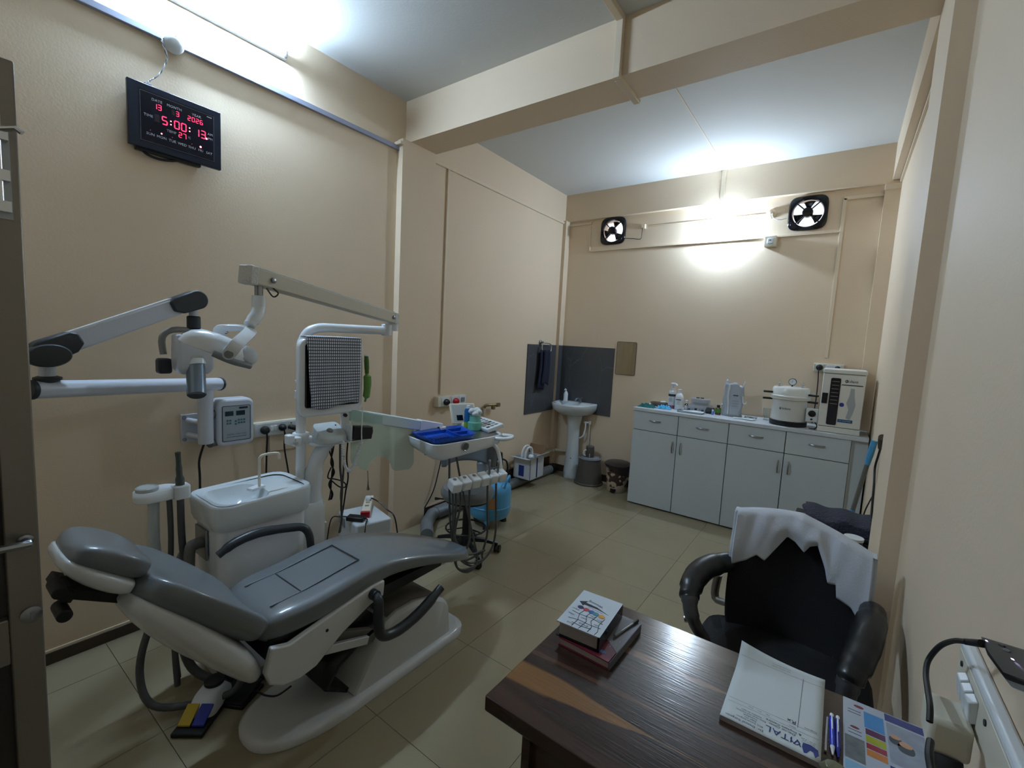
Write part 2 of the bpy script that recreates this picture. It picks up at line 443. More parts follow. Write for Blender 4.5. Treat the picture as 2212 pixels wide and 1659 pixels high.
# their junction holders and wires
t = thing('ceiling_rose', 'small square cream wire junction right of the left exhaust fan', 'junction box', (.96, YB, 2.91))
obj('housing', M().box((.940, 4.872, 2.886), (.984, YB, 2.934)), TRIMP, t, bevel=.006)
obj('wire', M().tube([(.955, 4.870, 2.892), (.955, 4.862, 2.80), (.935, 4.87, 2.775), (.85, 4.88, 2.79), (.76, 4.876, 2.80)], .0035, 6, smooth=5), BLACK, t)
t = thing('ceiling_rose', 'round cream wire rose left of the right exhaust fan', 'junction box', (2.175, YB, 2.905))
obj('rose_base', M().lathe([(.042, 0), (.042, -.010), (.030, -.018), (.026, -.036), (.01, -.040)], (2.175, YB, 2.905), (0, 1, 0)), TRIMP, t)
obj('wire', M().tube([(2.19, 4.862, 2.90), (2.20, 4.852, 2.86), (2.25, 4.86, 2.835), (2.31, 4.866, 2.845)], .0035, 6, smooth=5), WPLAS, t)
t = thing('switch_box', 'small square white switch box low on the back wall right of the bulb', 'switch', (2.20, YB, 2.645))
obj('housing', M().box((2.150, 4.838, 2.600), (2.248, YB, 2.692)), OFFW, t, bevel=.004)
obj('rocker', M().box((2.176, 4.832, 2.622), (2.222, 4.838, 2.670)), WPLAS, t, bevel=.003)
obj('rocker_slot', M().box((2.192, 4.830, 2.648), (2.206, 4.833, 2.656)), DKGREY, t)
# ============================================================ CABINETS AND WORKTOP
CY = 4.425
def bow_handle(parent, c, vertical):
    L = .055; d = Vector((0, 0, 1)) if vertical else Vector((1, 0, 0)); c = Vector(c)
    pts = [c - d * L, c - d * L * .8 + Vector((0, -.016, 0)), c + Vector((0, -.024, 0)), c + d * L * .8 + Vector((0, -.016, 0)), c + d * L]
    obj('handle', M().tube(pts, [.0035, .0052, .0062, .0052, .0035], 8, smooth=4), STEEL, parent)
def cabinet(x0, x1, label):
    t = thing('base_cabinet', label, 'cabinet', ((x0 + x1) / 2, 4.65, 0))
    obj('carcass', M().box((x0 + .002, CY + .021, .03), (x1 - .002, 4.88, .965)), LAM, t)
    obj('gap_shade_panel', M().box((x0 + .003, CY + .0182, .02), (x1 - .003, CY + .0205, .964)), GAP, t)  # dark sheet added behind the fronts, imitates shade in their gaps
    obj('plinth', M().box((x0 + .01, CY + .045, 0), (x1 - .01, 4.87, .03)), GAP, t)  # recessed toe, its shadow gap put into the colour
    xm = (x0 + x1) / 2; e = .0030
    for k, (a, b) in enumerate(((x0, xm), (xm, x1))):
        d = obj('drawer', M().box((a + e, CY, .779), (b - e, CY + .018, .964)), LAM, t, bevel=.0012)
        bow_handle(d, ((a + b) / 2 + .0, CY, .885), False)
        d = obj('door', M().box((a + e, CY, .014), (b - e, CY + .018, .773)), LAM, t, bevel=.0012)
        bow_handle(d, ((b - .035) if k == 0 else (a + .042), CY, .655), True)
    return t
cabinet(1.190, 2.082, 'pale grey two-drawer two-door cabinet nearer the white basin and pedal bin')
c2 = cabinet(2.082, 2.972, 'pale grey two-drawer two-door cabinet beneath the white sterilising chamber, nearer the mop')
obj('side_panel', M().box((2.976, CY + .03, .0), (3.078, 4.88, .964)), LAM, c2)
obj('filler_strip', M().box((2.972, CY + .015, .0), (2.982, CY + .03, .964)), LAM, c2)
wt = single('worktop', M().box((1.186, CY - .012, .966), (3.076, 4.884, 1.0)), CTOP, 'long pale laminate worktop lying across both grey cabinets', 'worktop', bevel=.004)

# ============================================================ THINGS ON THE WORKTOP
WZ = 1.0
def lx(px, Y): return 0
# green cloth
def cloth_heap(mb, cx, cy, hx, hy, z, h, ph, nu=18, nv=10, ang=0.0):
    def f(u, v):
        a, b = 2 * u - 1, 2 * v - 1
        e = max(0.0, 1 - abs(a) ** 4) * max(0.0, 1 - abs(b) ** 4)
        zz = z + e * h * (.55 + .45 * sin(9 * a + ph) * cos(5 * b + ph * .6)) + .001
        x, y = hx * a * (1 + .08 * sin(5 * b + ph)), hy * b * (1 + .1 * sin(6 * a + ph))
        return (cx + x * cos(ang) - y * sin(ang), cy + x * sin(ang) + y * cos(ang), zz)
    mb.grid(nu, nv, f)
    return mb
GCLOTH = mat('bottle_green_cloth', (18, 92, 92), 0.85, bump=0.2, bscale=220, var=0.2, vscale=18)
BCLOTH = mat('sky_blue_nonwoven', (74, 168, 214), 0.75, bump=0.15, bscale=260)
single('folded_cloth', cloth_heap(M(), 1.285, 4.53, .085, .052, WZ, .045, 0.7), GCLOTH, 'dark green crumpled cloth at the left end of the worktop', 'cloth')
single('face_mask', cloth_heap(M(), 1.445, 4.57, .07, .045, WZ + .002, .042, 2.1, ang=.2), BCLOTH, 'sky blue disposable mask beside the green cloth', 'mask')
t = thing('kidney_tray', 'brown and steel instrument tray behind the green cloth', 'tray', (1.34, 4.72, WZ))
mb = M(); mb.loft([[(a, b, WZ + .001) for a, b in rrect(1.35, 4.72, .075, .04, .035)], [(a, b, WZ + .038) for a, b in rrect(1.35, 4.72, .098, .055, .05)],
                   [(a, b, WZ + .040) for a, b in rrect(1.35, 4.72, .092, .050, .045)], [(a, b, WZ + .008) for a, b in rrect(1.35, 4.72, .070, .036, .03)]], cap=True)
obj('dish', mb, mat('brown_resin', (92, 74, 58), 0.35), t)
obj('white_roll', M().cyl((1.36, 4.715, WZ + .045), (1.405, 4.735, WZ + .045), .013, n=12), PAPER, t)
# foam-pump bottle
bx_, by_ = 1.482, 4.68
t = thing('pump_bottle', 'tall white foam-pump bottle with a pink foot standing on the worktop', 'bottle', (bx_, by_, WZ))
obj('bottle_body', M().lathe([(.034, 0), (.035, .004), (.035, .165), (.034, .175), (.030, .182)], (bx_, by_, WZ)), WPLAS, t)
obj('foot_band', M().lathe([(.0356, .002), (.0356, .034), (.035, .034)], (bx_, by_, WZ)), mat('dusty_pink', (176, 100, 122), .5), t)
obj('label_band', M().lathe([(.0356, .125), (.0356, .148), (.035, .148)], (bx_, by_, WZ)), DKGREY, t)
for z in (.075, .085, .095, .105): obj('print_line', M().box((bx_ - .018, by_ - .0362, WZ + z), (bx_ + .014, by_ - .033, WZ + z + .002)), INK, t)
obj('collar', M().lathe([(.022, .182), (.022, .205), (.012, .208), (.012, .232)], (bx_, by_, WZ)), WPLAS, t)
mb = M(); mb.lathe([(.020, .232), (.024, .240), (.022, .256), (.004, .262)], (bx_, by_, WZ))
mb.tube([(bx_, by_, WZ + .252), (bx_ + .030, by_ - .006, WZ + .252), (bx_ + .045, by_ - .01, WZ + .236)], .009, 8, smooth=4)
obj('pump_head', mb, WPLAS, t)
# white bottle
bx_, by_ = 1.562, 4.66
t = thing('spirit_bottle', 'short-necked white bottle right of the foam-pump bottle', 'bottle', (bx_, by_, WZ))
obj('bottle_body', M().lathe([(.038, 0), (.040, .004), (.040, .125), (.034, .145), (.018, .168), (.015, .172), (.015, .18)], (bx_, by_, WZ)), WPLAS, t)
obj('cap', M().lathe([(.017, .176), (.017, .202), (.014, .204)], (bx_, by_, WZ)), WPLAS, t)
obj('label_line', M().box((bx_ - .020, by_ - .0412, WZ + .098), (bx_ + .026, by_ - .034, WZ + .106)), INK, t)
for z in (.055, .068, .080): obj('print_line', M().box((bx_ - .012, by_ - .0408, WZ + z), (bx_ + .016, by_ - .036, WZ + z + .002)), INK, t)
# small dropper bottle
bx_, by_ = 1.625, 4.70
t = thing('dropper_bottle', 'small dark bottle with a white cap left of the clear boxes', 'bottle', (bx_, by_, WZ))
obj('bottle_body', M().lathe([(.020, 0), (.021, .003), (.021, .055), (.010, .064), (.010, .07)], (bx_, by_, WZ)), mat('dark_amber_glass', (48, 40, 34), .15), t)
obj('label_band', M().lathe([(.0214, .012), (.0214, .048), (.021, .048)], (bx_, by_, WZ)), PAPER, t)
obj('cap', M().lathe([(.014, .068), (.014, .096), (.010, .099)], (bx_, by_, WZ)), WPLAS, t)
# clear boxes
DBOX = mat('smoky_clear_plastic', (196, 202, 210), 0.15, alpha=.34)
t = thing('storage_box', 'clear plastic box of dark burs, the lower of the two stacked boxes', 'box', (1.74, 4.72, WZ))
def tray_box(x0, y0, x1, y1, z0, z1, th=.003):
    mb = M(); cx, cy, hx, hy = (x0 + x1) / 2, (y0 + y1) / 2, (x1 - x0) / 2, (y1 - y0) / 2
    mb.loft([[(a, b, z0) for a, b in rrect(cx, cy, hx * .94, hy * .94, .012)], [(a, b, z1) for a, b in rrect(cx, cy, hx, hy, .014)],
             [(a, b, z1) for a, b in rrect(cx, cy, hx - th, hy - th, .012)], [(a, b, z0 + th) for a, b in rrect(cx, cy, hx * .94 - th, hy * .94 - th, .010)]])
    return mb
obj('tub', tray_box(1.645, 4.655, 1.855, 4.80, WZ + .001, WZ + .062), DBOX, t, bevel=.001)
for i in range(9):
    a, b = 1.665 + .021 * i, 4.70 + .04 * (i % 3 - 1)
    obj('bur_block', M().box((a - .009, b - .012, WZ + .005), (a + .009, b + .012, WZ + .026 + .01 * (i % 2))), MIDGREY if i % 3 else DKGREY, t, bevel=.002)
t = thing('storage_box', 'clear plastic box resting on the lower one, dark clips on its lid', 'box', (1.75, 4.74, WZ + .064))
obj('tub', tray_box(1.665, 4.68, 1.835, 4.79, WZ + .064, WZ + .122), DBOX, t, bevel=.001)
obj('contents', M().box((1.685, 4.70, WZ + .069), (1.815, 4.775, WZ + .085)), DKGREY, t, bevel=.006)
obj('lid', M().box((1.663, 4.678, WZ + .123), (1.837, 4.792, WZ + .129)), DBOX, t, bevel=.002)
for a, b in ((1.725, 4.72), (1.765, 4.725)):
    mb = M(); mb.box((a - .016, b - .01, WZ + .130), (a + .016, b + .01, WZ + .139)); 
    obj('clip', mb, BLACK, t, bevel=.004)
# steel tray with cotton
t = thing('instrument_tray', 'flat steel tray of white wipes in front of the clear boxes', 'tray', (1.72, 4.54, WZ))
obj('steel_tray', tray_box(1.595, 4.475, 1.835, 4.595, WZ + .001, WZ + .018), STEEL, t)
def f(u, v): return (1.64 + .17 * u, 4.495 + .075 * v, WZ + .012 + .014 * (.6 + .4 * sin(7 * u + 4 * v)) * (1 - abs(2 * u - 1) ** 6) * (1 - abs(2 * v - 1) ** 6))
obj('wipes', M().grid(14, 8, f), PAPER, t)
# black pouch, blue vial, green bottle, clear bottle
single('pouch', M().loft([[(a, b, WZ + .001) for a, b in rrect(1.862, 4.66, .036, .03, .01)], [(a, b, WZ + .03) for a, b in rrect(1.862, 4.66, .038, .032, .012)],
    [(a, b, WZ + .058) for a, b in rrect(1.864, 4.665, .034, .018, .01)]]), BLACK, 'small black pouch left of the green-labelled bottle', 'pouch', bevel=.003)
t = thing('vial', 'tiny pale blue vial in front of the black pouch', 'bottle', (1.898, 4.60, WZ))
obj('vial_body', M().lathe([(.011, 0), (.012, .003), (.012, .03), (.007, .036)], (1.898, 4.60, WZ), n=14), mat('pale_blue_glass', (96, 140, 208), .2), t)
obj('cap', M().lathe([(.009, .034), (.009, .048), (.006, .05)], (1.898, 4.60, WZ), n=14), WPLAS, t)
t = thing('medicine_bottle', 'small bottle with a green label and black cap on the worktop', 'bottle', (1.935, 4.65, WZ))
obj('bottle_body', M().lathe([(.024, 0), (.026, .004), (.026, .062), (.012, .072), (.012, .078)], (1.935, 4.65, WZ)), mat('amber_glass', (96, 60, 34), .15), t)
obj('label_band', M().lathe([(.0264, .022), (.0264, .060), (.026, .060)], (1.935, 4.65, WZ)), GREEN, t)
obj('cap', M().lathe([(.015, .076), (.015, .092), (.012, .094)], (1.935, 4.65, WZ)), BLACK, t)
t = thing('squeeze_bottle', 'clear squeeze bottle with a white tip behind the green-labelled bottle', 'bottle', (1.955, 4.73, WZ))
obj('bottle_body', M().lathe([(.022, 0), (.023, .004), (.023, .075), (.010, .088)], (1.955, 4.73, WZ)), CLEAR, t)
obj('tip', M().lathe([(.012, .088), (.012, .100), (.005, .104), (.003, .122)], (1.955, 4.73, WZ)), WPLAS, t)
# open bag of gloves / powder
BAGM = mat('printed_white_bag', (176, 182, 190), 0.4, bump=0.2, bscale=40)
t = thing('open_bag', 'torn-open white plastic bag standing upright on the worktop, printed front', 'bag', (2.05, 4.69, WZ))
def bagpt(u, v):
    a = 2 * pi * u; h = v
    rx, ry = .085 - .008 * sin(3 * pi * v), .045 - .006 * v
    top = .30 + .028 * sin(3 * a + .8) + .02 * cos(5 * a)
    return (2.05 + rx * math.copysign(abs(cos(a)) ** .7, cos(a)) * (1 + .05 * sin(9 * v + 4 * a)), 4.69 + ry * math.copysign(abs(sin(a)) ** .7, sin(a)), WZ + .002 + h * top)
obj('bag_body', M().grid(32, 12, bagpt), BAGM, t, solid=.002)
obj('bag_filling', M().lathe([(.02, 0), (.062, .004), (.058, .20), (.03, .225)], (2.055, 4.69, WZ), sx=1.15, sy=.58), mat('khaki_content', (118, 106, 84), .9), t)
obj('torn_strip', M().tube([(2.02, 4.648, WZ + .30), (2.012, 4.642, WZ + .2), (2.022, 4.640, WZ + .1), (2.02, 4.642, WZ + .02)], .008, 8, smooth=5), PAPER, t)
obj('torn_flap', M().tube([(2.135, 4.66, WZ + .20), (2.142, 4.655, WZ + .14), (2.165, 4.65, WZ + .135), (2.172, 4.65, WZ + .155)], .006, 8, smooth=5), PAPER, t)
mb = M()
obj('printed_mark', M().box((2.055, 4.6405, WZ + .198), (2.098, 4.645, WZ + .206)), INK, t)
for z in (.10, .125, .15): obj('printed_line', M().box((2.05, 4.641, WZ + z), (2.105, 4.645, WZ + z + .002)), MIDGREY, t)
# plate and papers
t = thing('sachet_stack', 'flat white paper sheets and a clear sachet right of the torn bag', 'papers', (2.17, 4.60, WZ))
for k, (a, b, r, s_) in enumerate(((2.15, 4.60, .2, .07), (2.20, 4.585, -.25, .062))):
    c_, s2 = cos(r), sin(r)
    obj('sheet', M().obox((a, b, WZ + .003 + .003 * k), (s_ * c_, s_ * s2, 0), (-.045 * s2, .045 * c_, 0), (0, 0, .0012)), PAPER, t)
def f(u, v): return (2.17 + .10 * u, 4.615 + .06 * v, WZ + .010 + .012 * sin(3 * u + 5 * v) ** 2)
obj('clear_sachet', M().grid(8, 6, f), CLEAR, t, solid=.001)
# glass
t = single('drinking_glass', M().loft([[(2.335 + r * cos(2 * pi * k / 24), 4.72 + r * sin(2 * pi * k / 24), WZ + z) for k in range(24)] for r, z in ((.026, .001), (.031, .11), (.029, .11), (.024, .006))]),
    mat('thin_clear_glass', (235, 240, 242), .03, trans=1.0, ior=1.25), 'clear drinking glass left of the white pressure cooker', 'glass')

# pressure-cooker steriliser
kx, ky = 2.515, 4.60
t = thing('pressure_steriliser', 'white drum-shaped pressure steriliser with a dial and black handles', 'steriliser', (kx, ky, WZ))
CKM = mat('white_enamel', (226, 226, 220), .25, coat=.3)
obj('base_ring', M().lathe([(.140, 0), (.142, .004), (.142, .040), (.136, .044)], (kx, ky, WZ), n=40), BLACK, t)
obj('drum', M().lathe([(.132, .040), (.135, .046), (.134, .235), (.137, .24)], (kx, ky, WZ), n=40), CKM, t)
obj('lid', M().lathe([(.146, .238), (.150, .244), (.150, .256), (.140, .262), (.139, .318), (.130, .330), (.05, .338)], (kx, ky, WZ), n=40), CKM, t)
obj('lid_rim', M().lathe([(.148, .226), (.151, .229), (.151, .238), (.147, .240)], (kx, ky, WZ), n=40), OFFW, t)
for sx in (-1, 1):
    for z, nm in ((.220, 'lower'), (.278, 'upper')):
        mb = M(); d = Vector((sx * .96, -.28, 0)).normalized(); p0 = Vector((kx, ky, WZ + z)) + d * .137
        mb.beam(p0, p0 + d * .075, .024, .017)
        obj('handle', mb, RUBBER, t, bevel=.005)
for a, z in ((-.085, .33), (.085, .33)):
    mb = M(); mb.lathe([(.012, 0), (.012, .012), (.006, .014), (.006, .026), (.016, .028), (.016, .034), (.005, .040), (.005, .05)], (kx + a, ky - .03, WZ + z), n=12)
    obj('valve', mb, CHROME, t)
mb = M(); mb.cyl((kx + .005, ky - .02, WZ + .335), (kx + .005, ky - .02, WZ + .352), .007, n=10)
mb.lathe([(.030, 0), (.031, -.018), (.029, -.022), (.027, -.019)], (kx + .005, ky - .012, WZ + .378), (0, 1, 0))
ga = obj('pressure_gauge', mb, DKGREY, t)
obj('dial', M().lathe([(.026, 0), (.026, -.0015), (.02, -.002)], (kx + .005, ky - .032, WZ + .378), (0, 1, 0)), PAPER, ga)
obj('needle', M().obox((kx + .005, ky - .0355, WZ + .382), (.002, 0, .010), (0, .0004, 0), (.001, 0, -.0004)), INK, ga)
text('lettering', 'kdant', .026, (kx - .01, ky - .1365, WZ + .152), (1, 0, 0), (0, 0, 1), INK, t, depth=.001)
obj('emblem', M().tube([(kx - .062, ky - .123, WZ + .150), (kx - .056, ky - .126, WZ + .143), (kx - .050, ky - .128, WZ + .150), (kx - .056, ky - .126, WZ + .158)], .002, 6, smooth=4, closed=True), INK, t)
mb = M(); mb.box((kx + .130, ky - .085, WZ + .060), (kx + .215, ky - .035, WZ + .172)); cb = obj('control_box', mb, CKM, t, bevel=.004)
obj('timer_knob', M().lathe([(.027, 0), (.027, -.004), (.019, -.006), (.018, -.018), (.01, -.02)], (kx + .172, ky - .085, WZ + .130), (0, 1, 0)), BLACK, cb)
obj('pilot_lamp', M().lathe([(.008, 0), (.008, -.005), (.004, -.008)], (kx + .172, ky - .085, WZ + .082), (0, 1, 0), n=12), BLACK, cb)
obj('mains_cord', M().tube([(kx + .19, ky - .05, WZ + .066), (kx + .215, ky - .06, WZ + .03), (kx + .20, ky - .085, WZ + .006), (kx + .165, ky - .10, WZ + .006), (kx + .21, ky - .11, WZ + .006)], .004, 7, smooth=5), BLACK, t)

# UV sterilising cabinet
ux0, ux1, uy0, uy1, uh = 2.735, 3.015, 4.455, 4.80, .512
t = thing('uv_chamber', 'white upright sterilising chamber with a dark slotted window', 'steriliser', ((ux0 + ux1) / 2, 4.63, WZ))
UVM = mat('cream_powder_coat', (222, 220, 210), .35)
obj('housing', M().box((ux0, uy0 + .02, WZ), (ux1, uy1, WZ + uh)), UVM, t, bevel=.006)
obj('top_cap', M().box((ux0 - .003, uy0 - .006, WZ + uh - .032), (ux1 + .003, uy1, WZ + uh + .004)), UVM, t, bevel=.008)
obj('base_strip', M().box((ux0, uy0 - .002, WZ + .002), (ux1, uy0 + .02, WZ + .046)), UVM, t, bevel=.003)
dd = obj('chamber_door', M().box((ux0 + .002, uy0, WZ + .050), (ux1 - .002, uy0 + .02, WZ + uh - .036)), UVM, t, bevel=.004)
obj('window', M().prism(rrect(ux0 + .088, WZ + .255, .033, .190, .012), XZ, uy0 - .001, uy0 - .0035), mat('dark_tinted_glass', (30, 24, 28), .08), dd)
for k in range(7):
    z = WZ + .235 + .030 * k
    obj('shelf_rung', M().box((ux0 + .064, uy0 - .0045, z), (ux0 + .112, uy0 - .0035, z + .004)), MIDGREY, dd)
obj('door_catch', M().box((ux0 + .008, uy0 - .010, WZ + .235), (ux0 + .046, uy0, WZ + .320)), BLACK, dd, bevel=.003)
text('lettering', 'kdant', .030, (ux0 + .196, uy0 - .001, WZ + .424), (1, 0, 0), (0, 0, 1), INK, dd)
obj('emblem', M().tube([(ux0 + .150, uy0 - .002, WZ + .424), (ux0 + .157, uy0 - .002, WZ + .414), (ux0 + .164, uy0 - .002, WZ + .424), (ux0 + .157, uy0 - .002, WZ + .434)], .0022, 6, smooth=4, closed=True), INK, dd)
obj('dark_bar', M().box((ux0 + .128, uy0 - .002, WZ + .391), (ux1 - .016, uy0, WZ + .398)), DKGREY, dd)
obj('silver_print', M().prism([(ux0 + a, WZ + b) for a, b in ((.190, .37), (.214, .37), (.220, .30), (.232, .24), (.220, .17), (.205, .12), (.178, .13), (.190, .2), (.172, .25), (.186, .31))], XZ, uy0 - .0008, uy0), mat('silver_print', (168, 172, 174), .35), dd)
obj('blue_badge', M().prism(superell(ux0 + .143, WZ + .235, .015, .016, 2.4, 16), XZ, uy0 - .003, uy0), mat('deep_blue_badge', (52, 56, 140), .3), dd)
st = obj('blue_label', M().box((ux0 + .128, uy0 - .002, WZ + .094), (ux0 + .224, uy0, WZ + .118)), mat('teal_blue_label', (28, 84, 128), .4), dd)
text('lettering', 'UV CHAMBER', .0125, (ux0 + .176, uy0 - .0022, WZ + .106), (1, 0, 0), (0, 0, 1), WINK, st)
# socket board on the back wall
t = thing('socket_board', 'white socket board on the back wall half behind the sterilising chamber', 'socket', (2.755, YB, 1.51))
obj('board', M().box((2.645, 4.865, 1.475), (2.865, 4.9, 1.548)), OFFW, t, bevel=.004)
for a in (2.69, 2.765, 2.82): obj('socket_plate', M().box((a - .026, 4.862, 1.485), (a + .026, 4.866, 1.538)), WPLAS, t, bevel=.003)
t = thing('mains_plug', 'black mains plug and cable in the socket board above the worktop', 'plug', (2.69, 4.86, 1.51))
obj('plug_body', M().lathe([(.026, 0), (.027, -.012), (.016, -.03), (.010, -.034)], (2.69, 4.861, 1.511), (0, 1, 0), n=16), RUBBER, t)
obj('cable', M().tube([(2.69, 4.832, 1.505), (2.688, 4.826, 1.47), (2.692, 4.83, 1.40), (2.694, 4.835, 1.25), (2.69, 4.835, 1.12), (2.685, 4.83, 1.012)], .0045, 7, smooth=5), RUBBER, t)
single('mains_plug', M().lathe([(.020, 0), (.021, -.012), (.012, -.026), (.006, -.03)], (2.82, 4.861, 1.512), (0, 1, 0), n=16), RUBBER, 'black plug top just showing above the sterilising chamber', 'plug')
# ============================================================ BASIN CORNER
sxc, syc = .315, 4.886
t = thing('pedestal_basin', 'white ceramic wash basin on a tall pedestal in the back left corner', 'basin', (sxc, 4.78, 0))
def dring(hx, d, z, n=40):
    out = []
    for k in range(n):
        a = 2 * pi * k / n; c, s_ = cos(a), sin(a)
        x = hx * math.copysign(abs(c) ** .75, c)
        y = -d * abs(s_) ** .85 if s_ < 0 else 0.0
        out.append((sxc + x, syc + y, z))
    return out
mb = M()
def dr(hx, d, z, yo=0.0): return [(x, y + yo, z) for x, y, z in dring(hx, d, z)]
mb.loft([dr(.13, .21, .752, -.004), dr(.20, .30, .780), dr(.243, .385, .835), dr(.250, .405, .885), dr(.250, .405, .900), dr(.244, .398, .905),
         dr(.205, .31, .902, -.055), dr(.19, .29, .880, -.062), dr(.12, .20, .815, -.10), dr(.03, .06, .800, -.17)])
bs = obj('bowl', mb, CERAM, t, smooth=55)
obj('pedestal', M().lathe([(.100, 0), (.102, .01), (.094, .05), (.078, .22), (.070, .45), (.074, .62), (.092, .72), (.105, .775)], (sxc + .015, 4.785, 0), n=32), CERAM, t)
obj('waste_fitting', M().lathe([(.022, 0), (.024, .004), (.012, .006)], (sxc, syc - .185, .801)), CHROME, t)
obj('fixing_hole', M().lathe([(.006, 0), (.006, -.004)], (sxc + .04, 4.709, .245), (0, 1, 0), n=10), DKGREY, t)
mb = M(); mb.cyl((.37, 4.835, .903), (.37, 4.835, .945), .016, .014, n=14)
mb.tube([(.37, 4.835, .940), (.362, 4.80, .958), (.352, 4.755, .950), (.350, 4.745, .932)], .010, 10, smooth=4)
mb.tube([(.37, 4.838, .945), (.372, 4.838, .962), (.395, 4.825, .966)], .007, 8)
obj('tap', mb, STEEL, t)
mb = M(); mb.cyl((.115, 4.83, .903), (.115, 4.83, .935), .018, .012, n=14); obj('plug_knob', mb, DKGREY, t)
t = thing('soap_dispenser', 'slim white soap dispenser on the back rim of the basin', 'bottle', (.185, 4.80, .905))
obj('bottle_body', M().lathe([(.024, 0), (.026, .004), (.026, .09), (.018, .110), (.012, .118)], (.185, 4.80, .905)), WPLAS, t)
mb = M(); mb.cyl((.185, 4.80, 1.022), (.185, 4.80, 1.045), .008, n=10); mb.tube([(.185, 4.80, 1.046), (.186, 4.78, 1.052), (.19, 4.755, 1.040)], .007, 8)
obj('pump', mb, WPLAS, t)

# supply pipe, valve and waste pipe
t = thing('supply_pipe', 'white supply pipe and angle valve beside the basin pedestal with a bent white hose', 'pipe', (.49, 4.88, .30))
PVC = mat('cream_pvc', (198, 188, 168), .45)
obj('riser', M().cyl((.49, 4.872, .30), (.49, 4.872, .66), .011, n=12), PVC, t)
mb = M(); mb.cyl((.49, 4.872, .655), (.49, 4.872, .69), .016, n=12); mb.cyl((.49, 4.872, .672), (.455, 4.85, .672), .013, n=12); mb.sph((.445, 4.845, .672), .018, 12, 8)
obj('valve', mb, WPLAS, t)
obj('hose', M().tube([(.452, 4.842, .665), (.456, 4.835, .60), (.445, 4.82, .52), (.41, 4.815, .485), (.375, 4.82, .48)], .009, 8, smooth=5), WPLAS, t)
t = thing('waste_pipe', 'thin cream waste pipe running low along the walls into the basin corner', 'pipe', (.1, 4.85, .29))
obj('pipe_run', M().tube([(.04, 3.95, .235), (.04, 4.78, .265), (.075, 4.82, .275), (.24, 4.86, .28)], .017, 10), PVC, t)
obj('elbow', M().sph((.06, 4.80, .270), .027, 14, 8), PVC, t)

# inverted grey bucket with a mug on it
t = thing('bucket', 'dark grey plastic bucket turned upside down beside the basin pedestal', 'bucket', (.60, 4.72, 0))
BUCK = mat('brown_grey_plastic', (84, 79, 72), .5)
obj('bucket_body', M().lathe([(.165, .002), (.168, .014), (.155, .022), (.122, .285), (.126, .288), (.126, .300), (.115, .306), (.105, .300), (.10, .290)], (.60, 4.72, 0), n=36), BUCK, t)
obj('rim_band', M().lathe([(.125, .289), (.129, .292), (.129, .300), (.125, .303)], (.60, 4.72, 0), n=36), MIDGREY, t)
t = thing('mug', 'grey bathroom mug upside down on the grey bucket', 'mug', (.585, 4.74, .305))
obj('mug_body', M().lathe([(.052, 0), (.053, .005), (.047, .118), (.040, .124)], (.585, 4.74, .3065), n=24), BUCK, t)
obj('mug_handle', M().tube([(.560, 4.695, .385), (.542, 4.672, .375), (.540, 4.668, .335), (.556, 4.690, .320)], .008, 8, smooth=4), OFFW, t)
obj('white_clip', M().box((.606, 4.684, .306), (.612, 4.690, .350)), OFFW, t)
# pedal bin
px_, py_ = .955, 4.70
PRN = mat('brown_cream_print', (196, 176, 150), .4)
nt = PRN.node_tree; p = nt.nodes['Principled BSDF']; tc = nt.nodes.new('ShaderNodeTexCoord')
vo = nt.nodes.new('ShaderNodeTexNoise'); vo.inputs['Scale'].default_value = 16; vo.inputs['Detail'].default_value = 1
rp = nt.nodes.new('ShaderNodeValToRGB'); rp.color_ramp.interpolation = 'CONSTANT'; rp.color_ramp.elements[0].color = srgb(70, 54, 44); rp.color_ramp.elements[1].position = .5; rp.color_ramp.elements[1].color = srgb(190, 170, 146)
nt.links.new(tc.outputs['Object'], vo.inputs['Vector']); nt.links.new(vo.outputs['Fac'], rp.inputs[0]); nt.links.new(rp.outputs[0], p.inputs['Base Color'])
t = thing('pedal_bin', 'brown and cream printed pedal bin with a dark lid next to the cabinet', 'bin', (px_, py_, 0))
obj('bin_body', M().lathe([(.100, 0), (.103, .004), (.108, .055)], (px_, py_, 0), n=32), mat('cream_bin_plastic', (186, 164, 140), .45), t)
obj('printed_body', M().lathe([(.108, .055), (.128, .235)], (px_, py_, 0), n=32), PRN, t)
mb = M()
def sring(r, z, tilt): return [(px_ + r * cos(2 * pi * k / 32), py_ + r * sin(2 * pi * k / 32), z + tilt * cos(2 * pi * k / 32 - .4) * r) for k in range(32)]
mb.loft([sring(.129, .225, -.42), sring(.136, .262, -.1), sring(.140, .292, 0), sring(.148, .296, 0), sring(.148, .306, 0), sring(.12, .325, 0), sring(.05, .334, 0)])
obj('lid', mb, mat('dark_brown_plastic', (48, 38, 36), .35), t)
mb = M(); mb.box((px_ - .02, py_ - .135, .010), (px_ + .03, py_ - .10, .022)); mb.box((px_ - .005, py_ - .125, .0), (px_ + .012, py_ - .10, .030)); mb.box((px_ - .025, py_ - .110, .022), (px_ + .034, py_ - .095, .042))
obj('pedal', mb, BLACK, t)
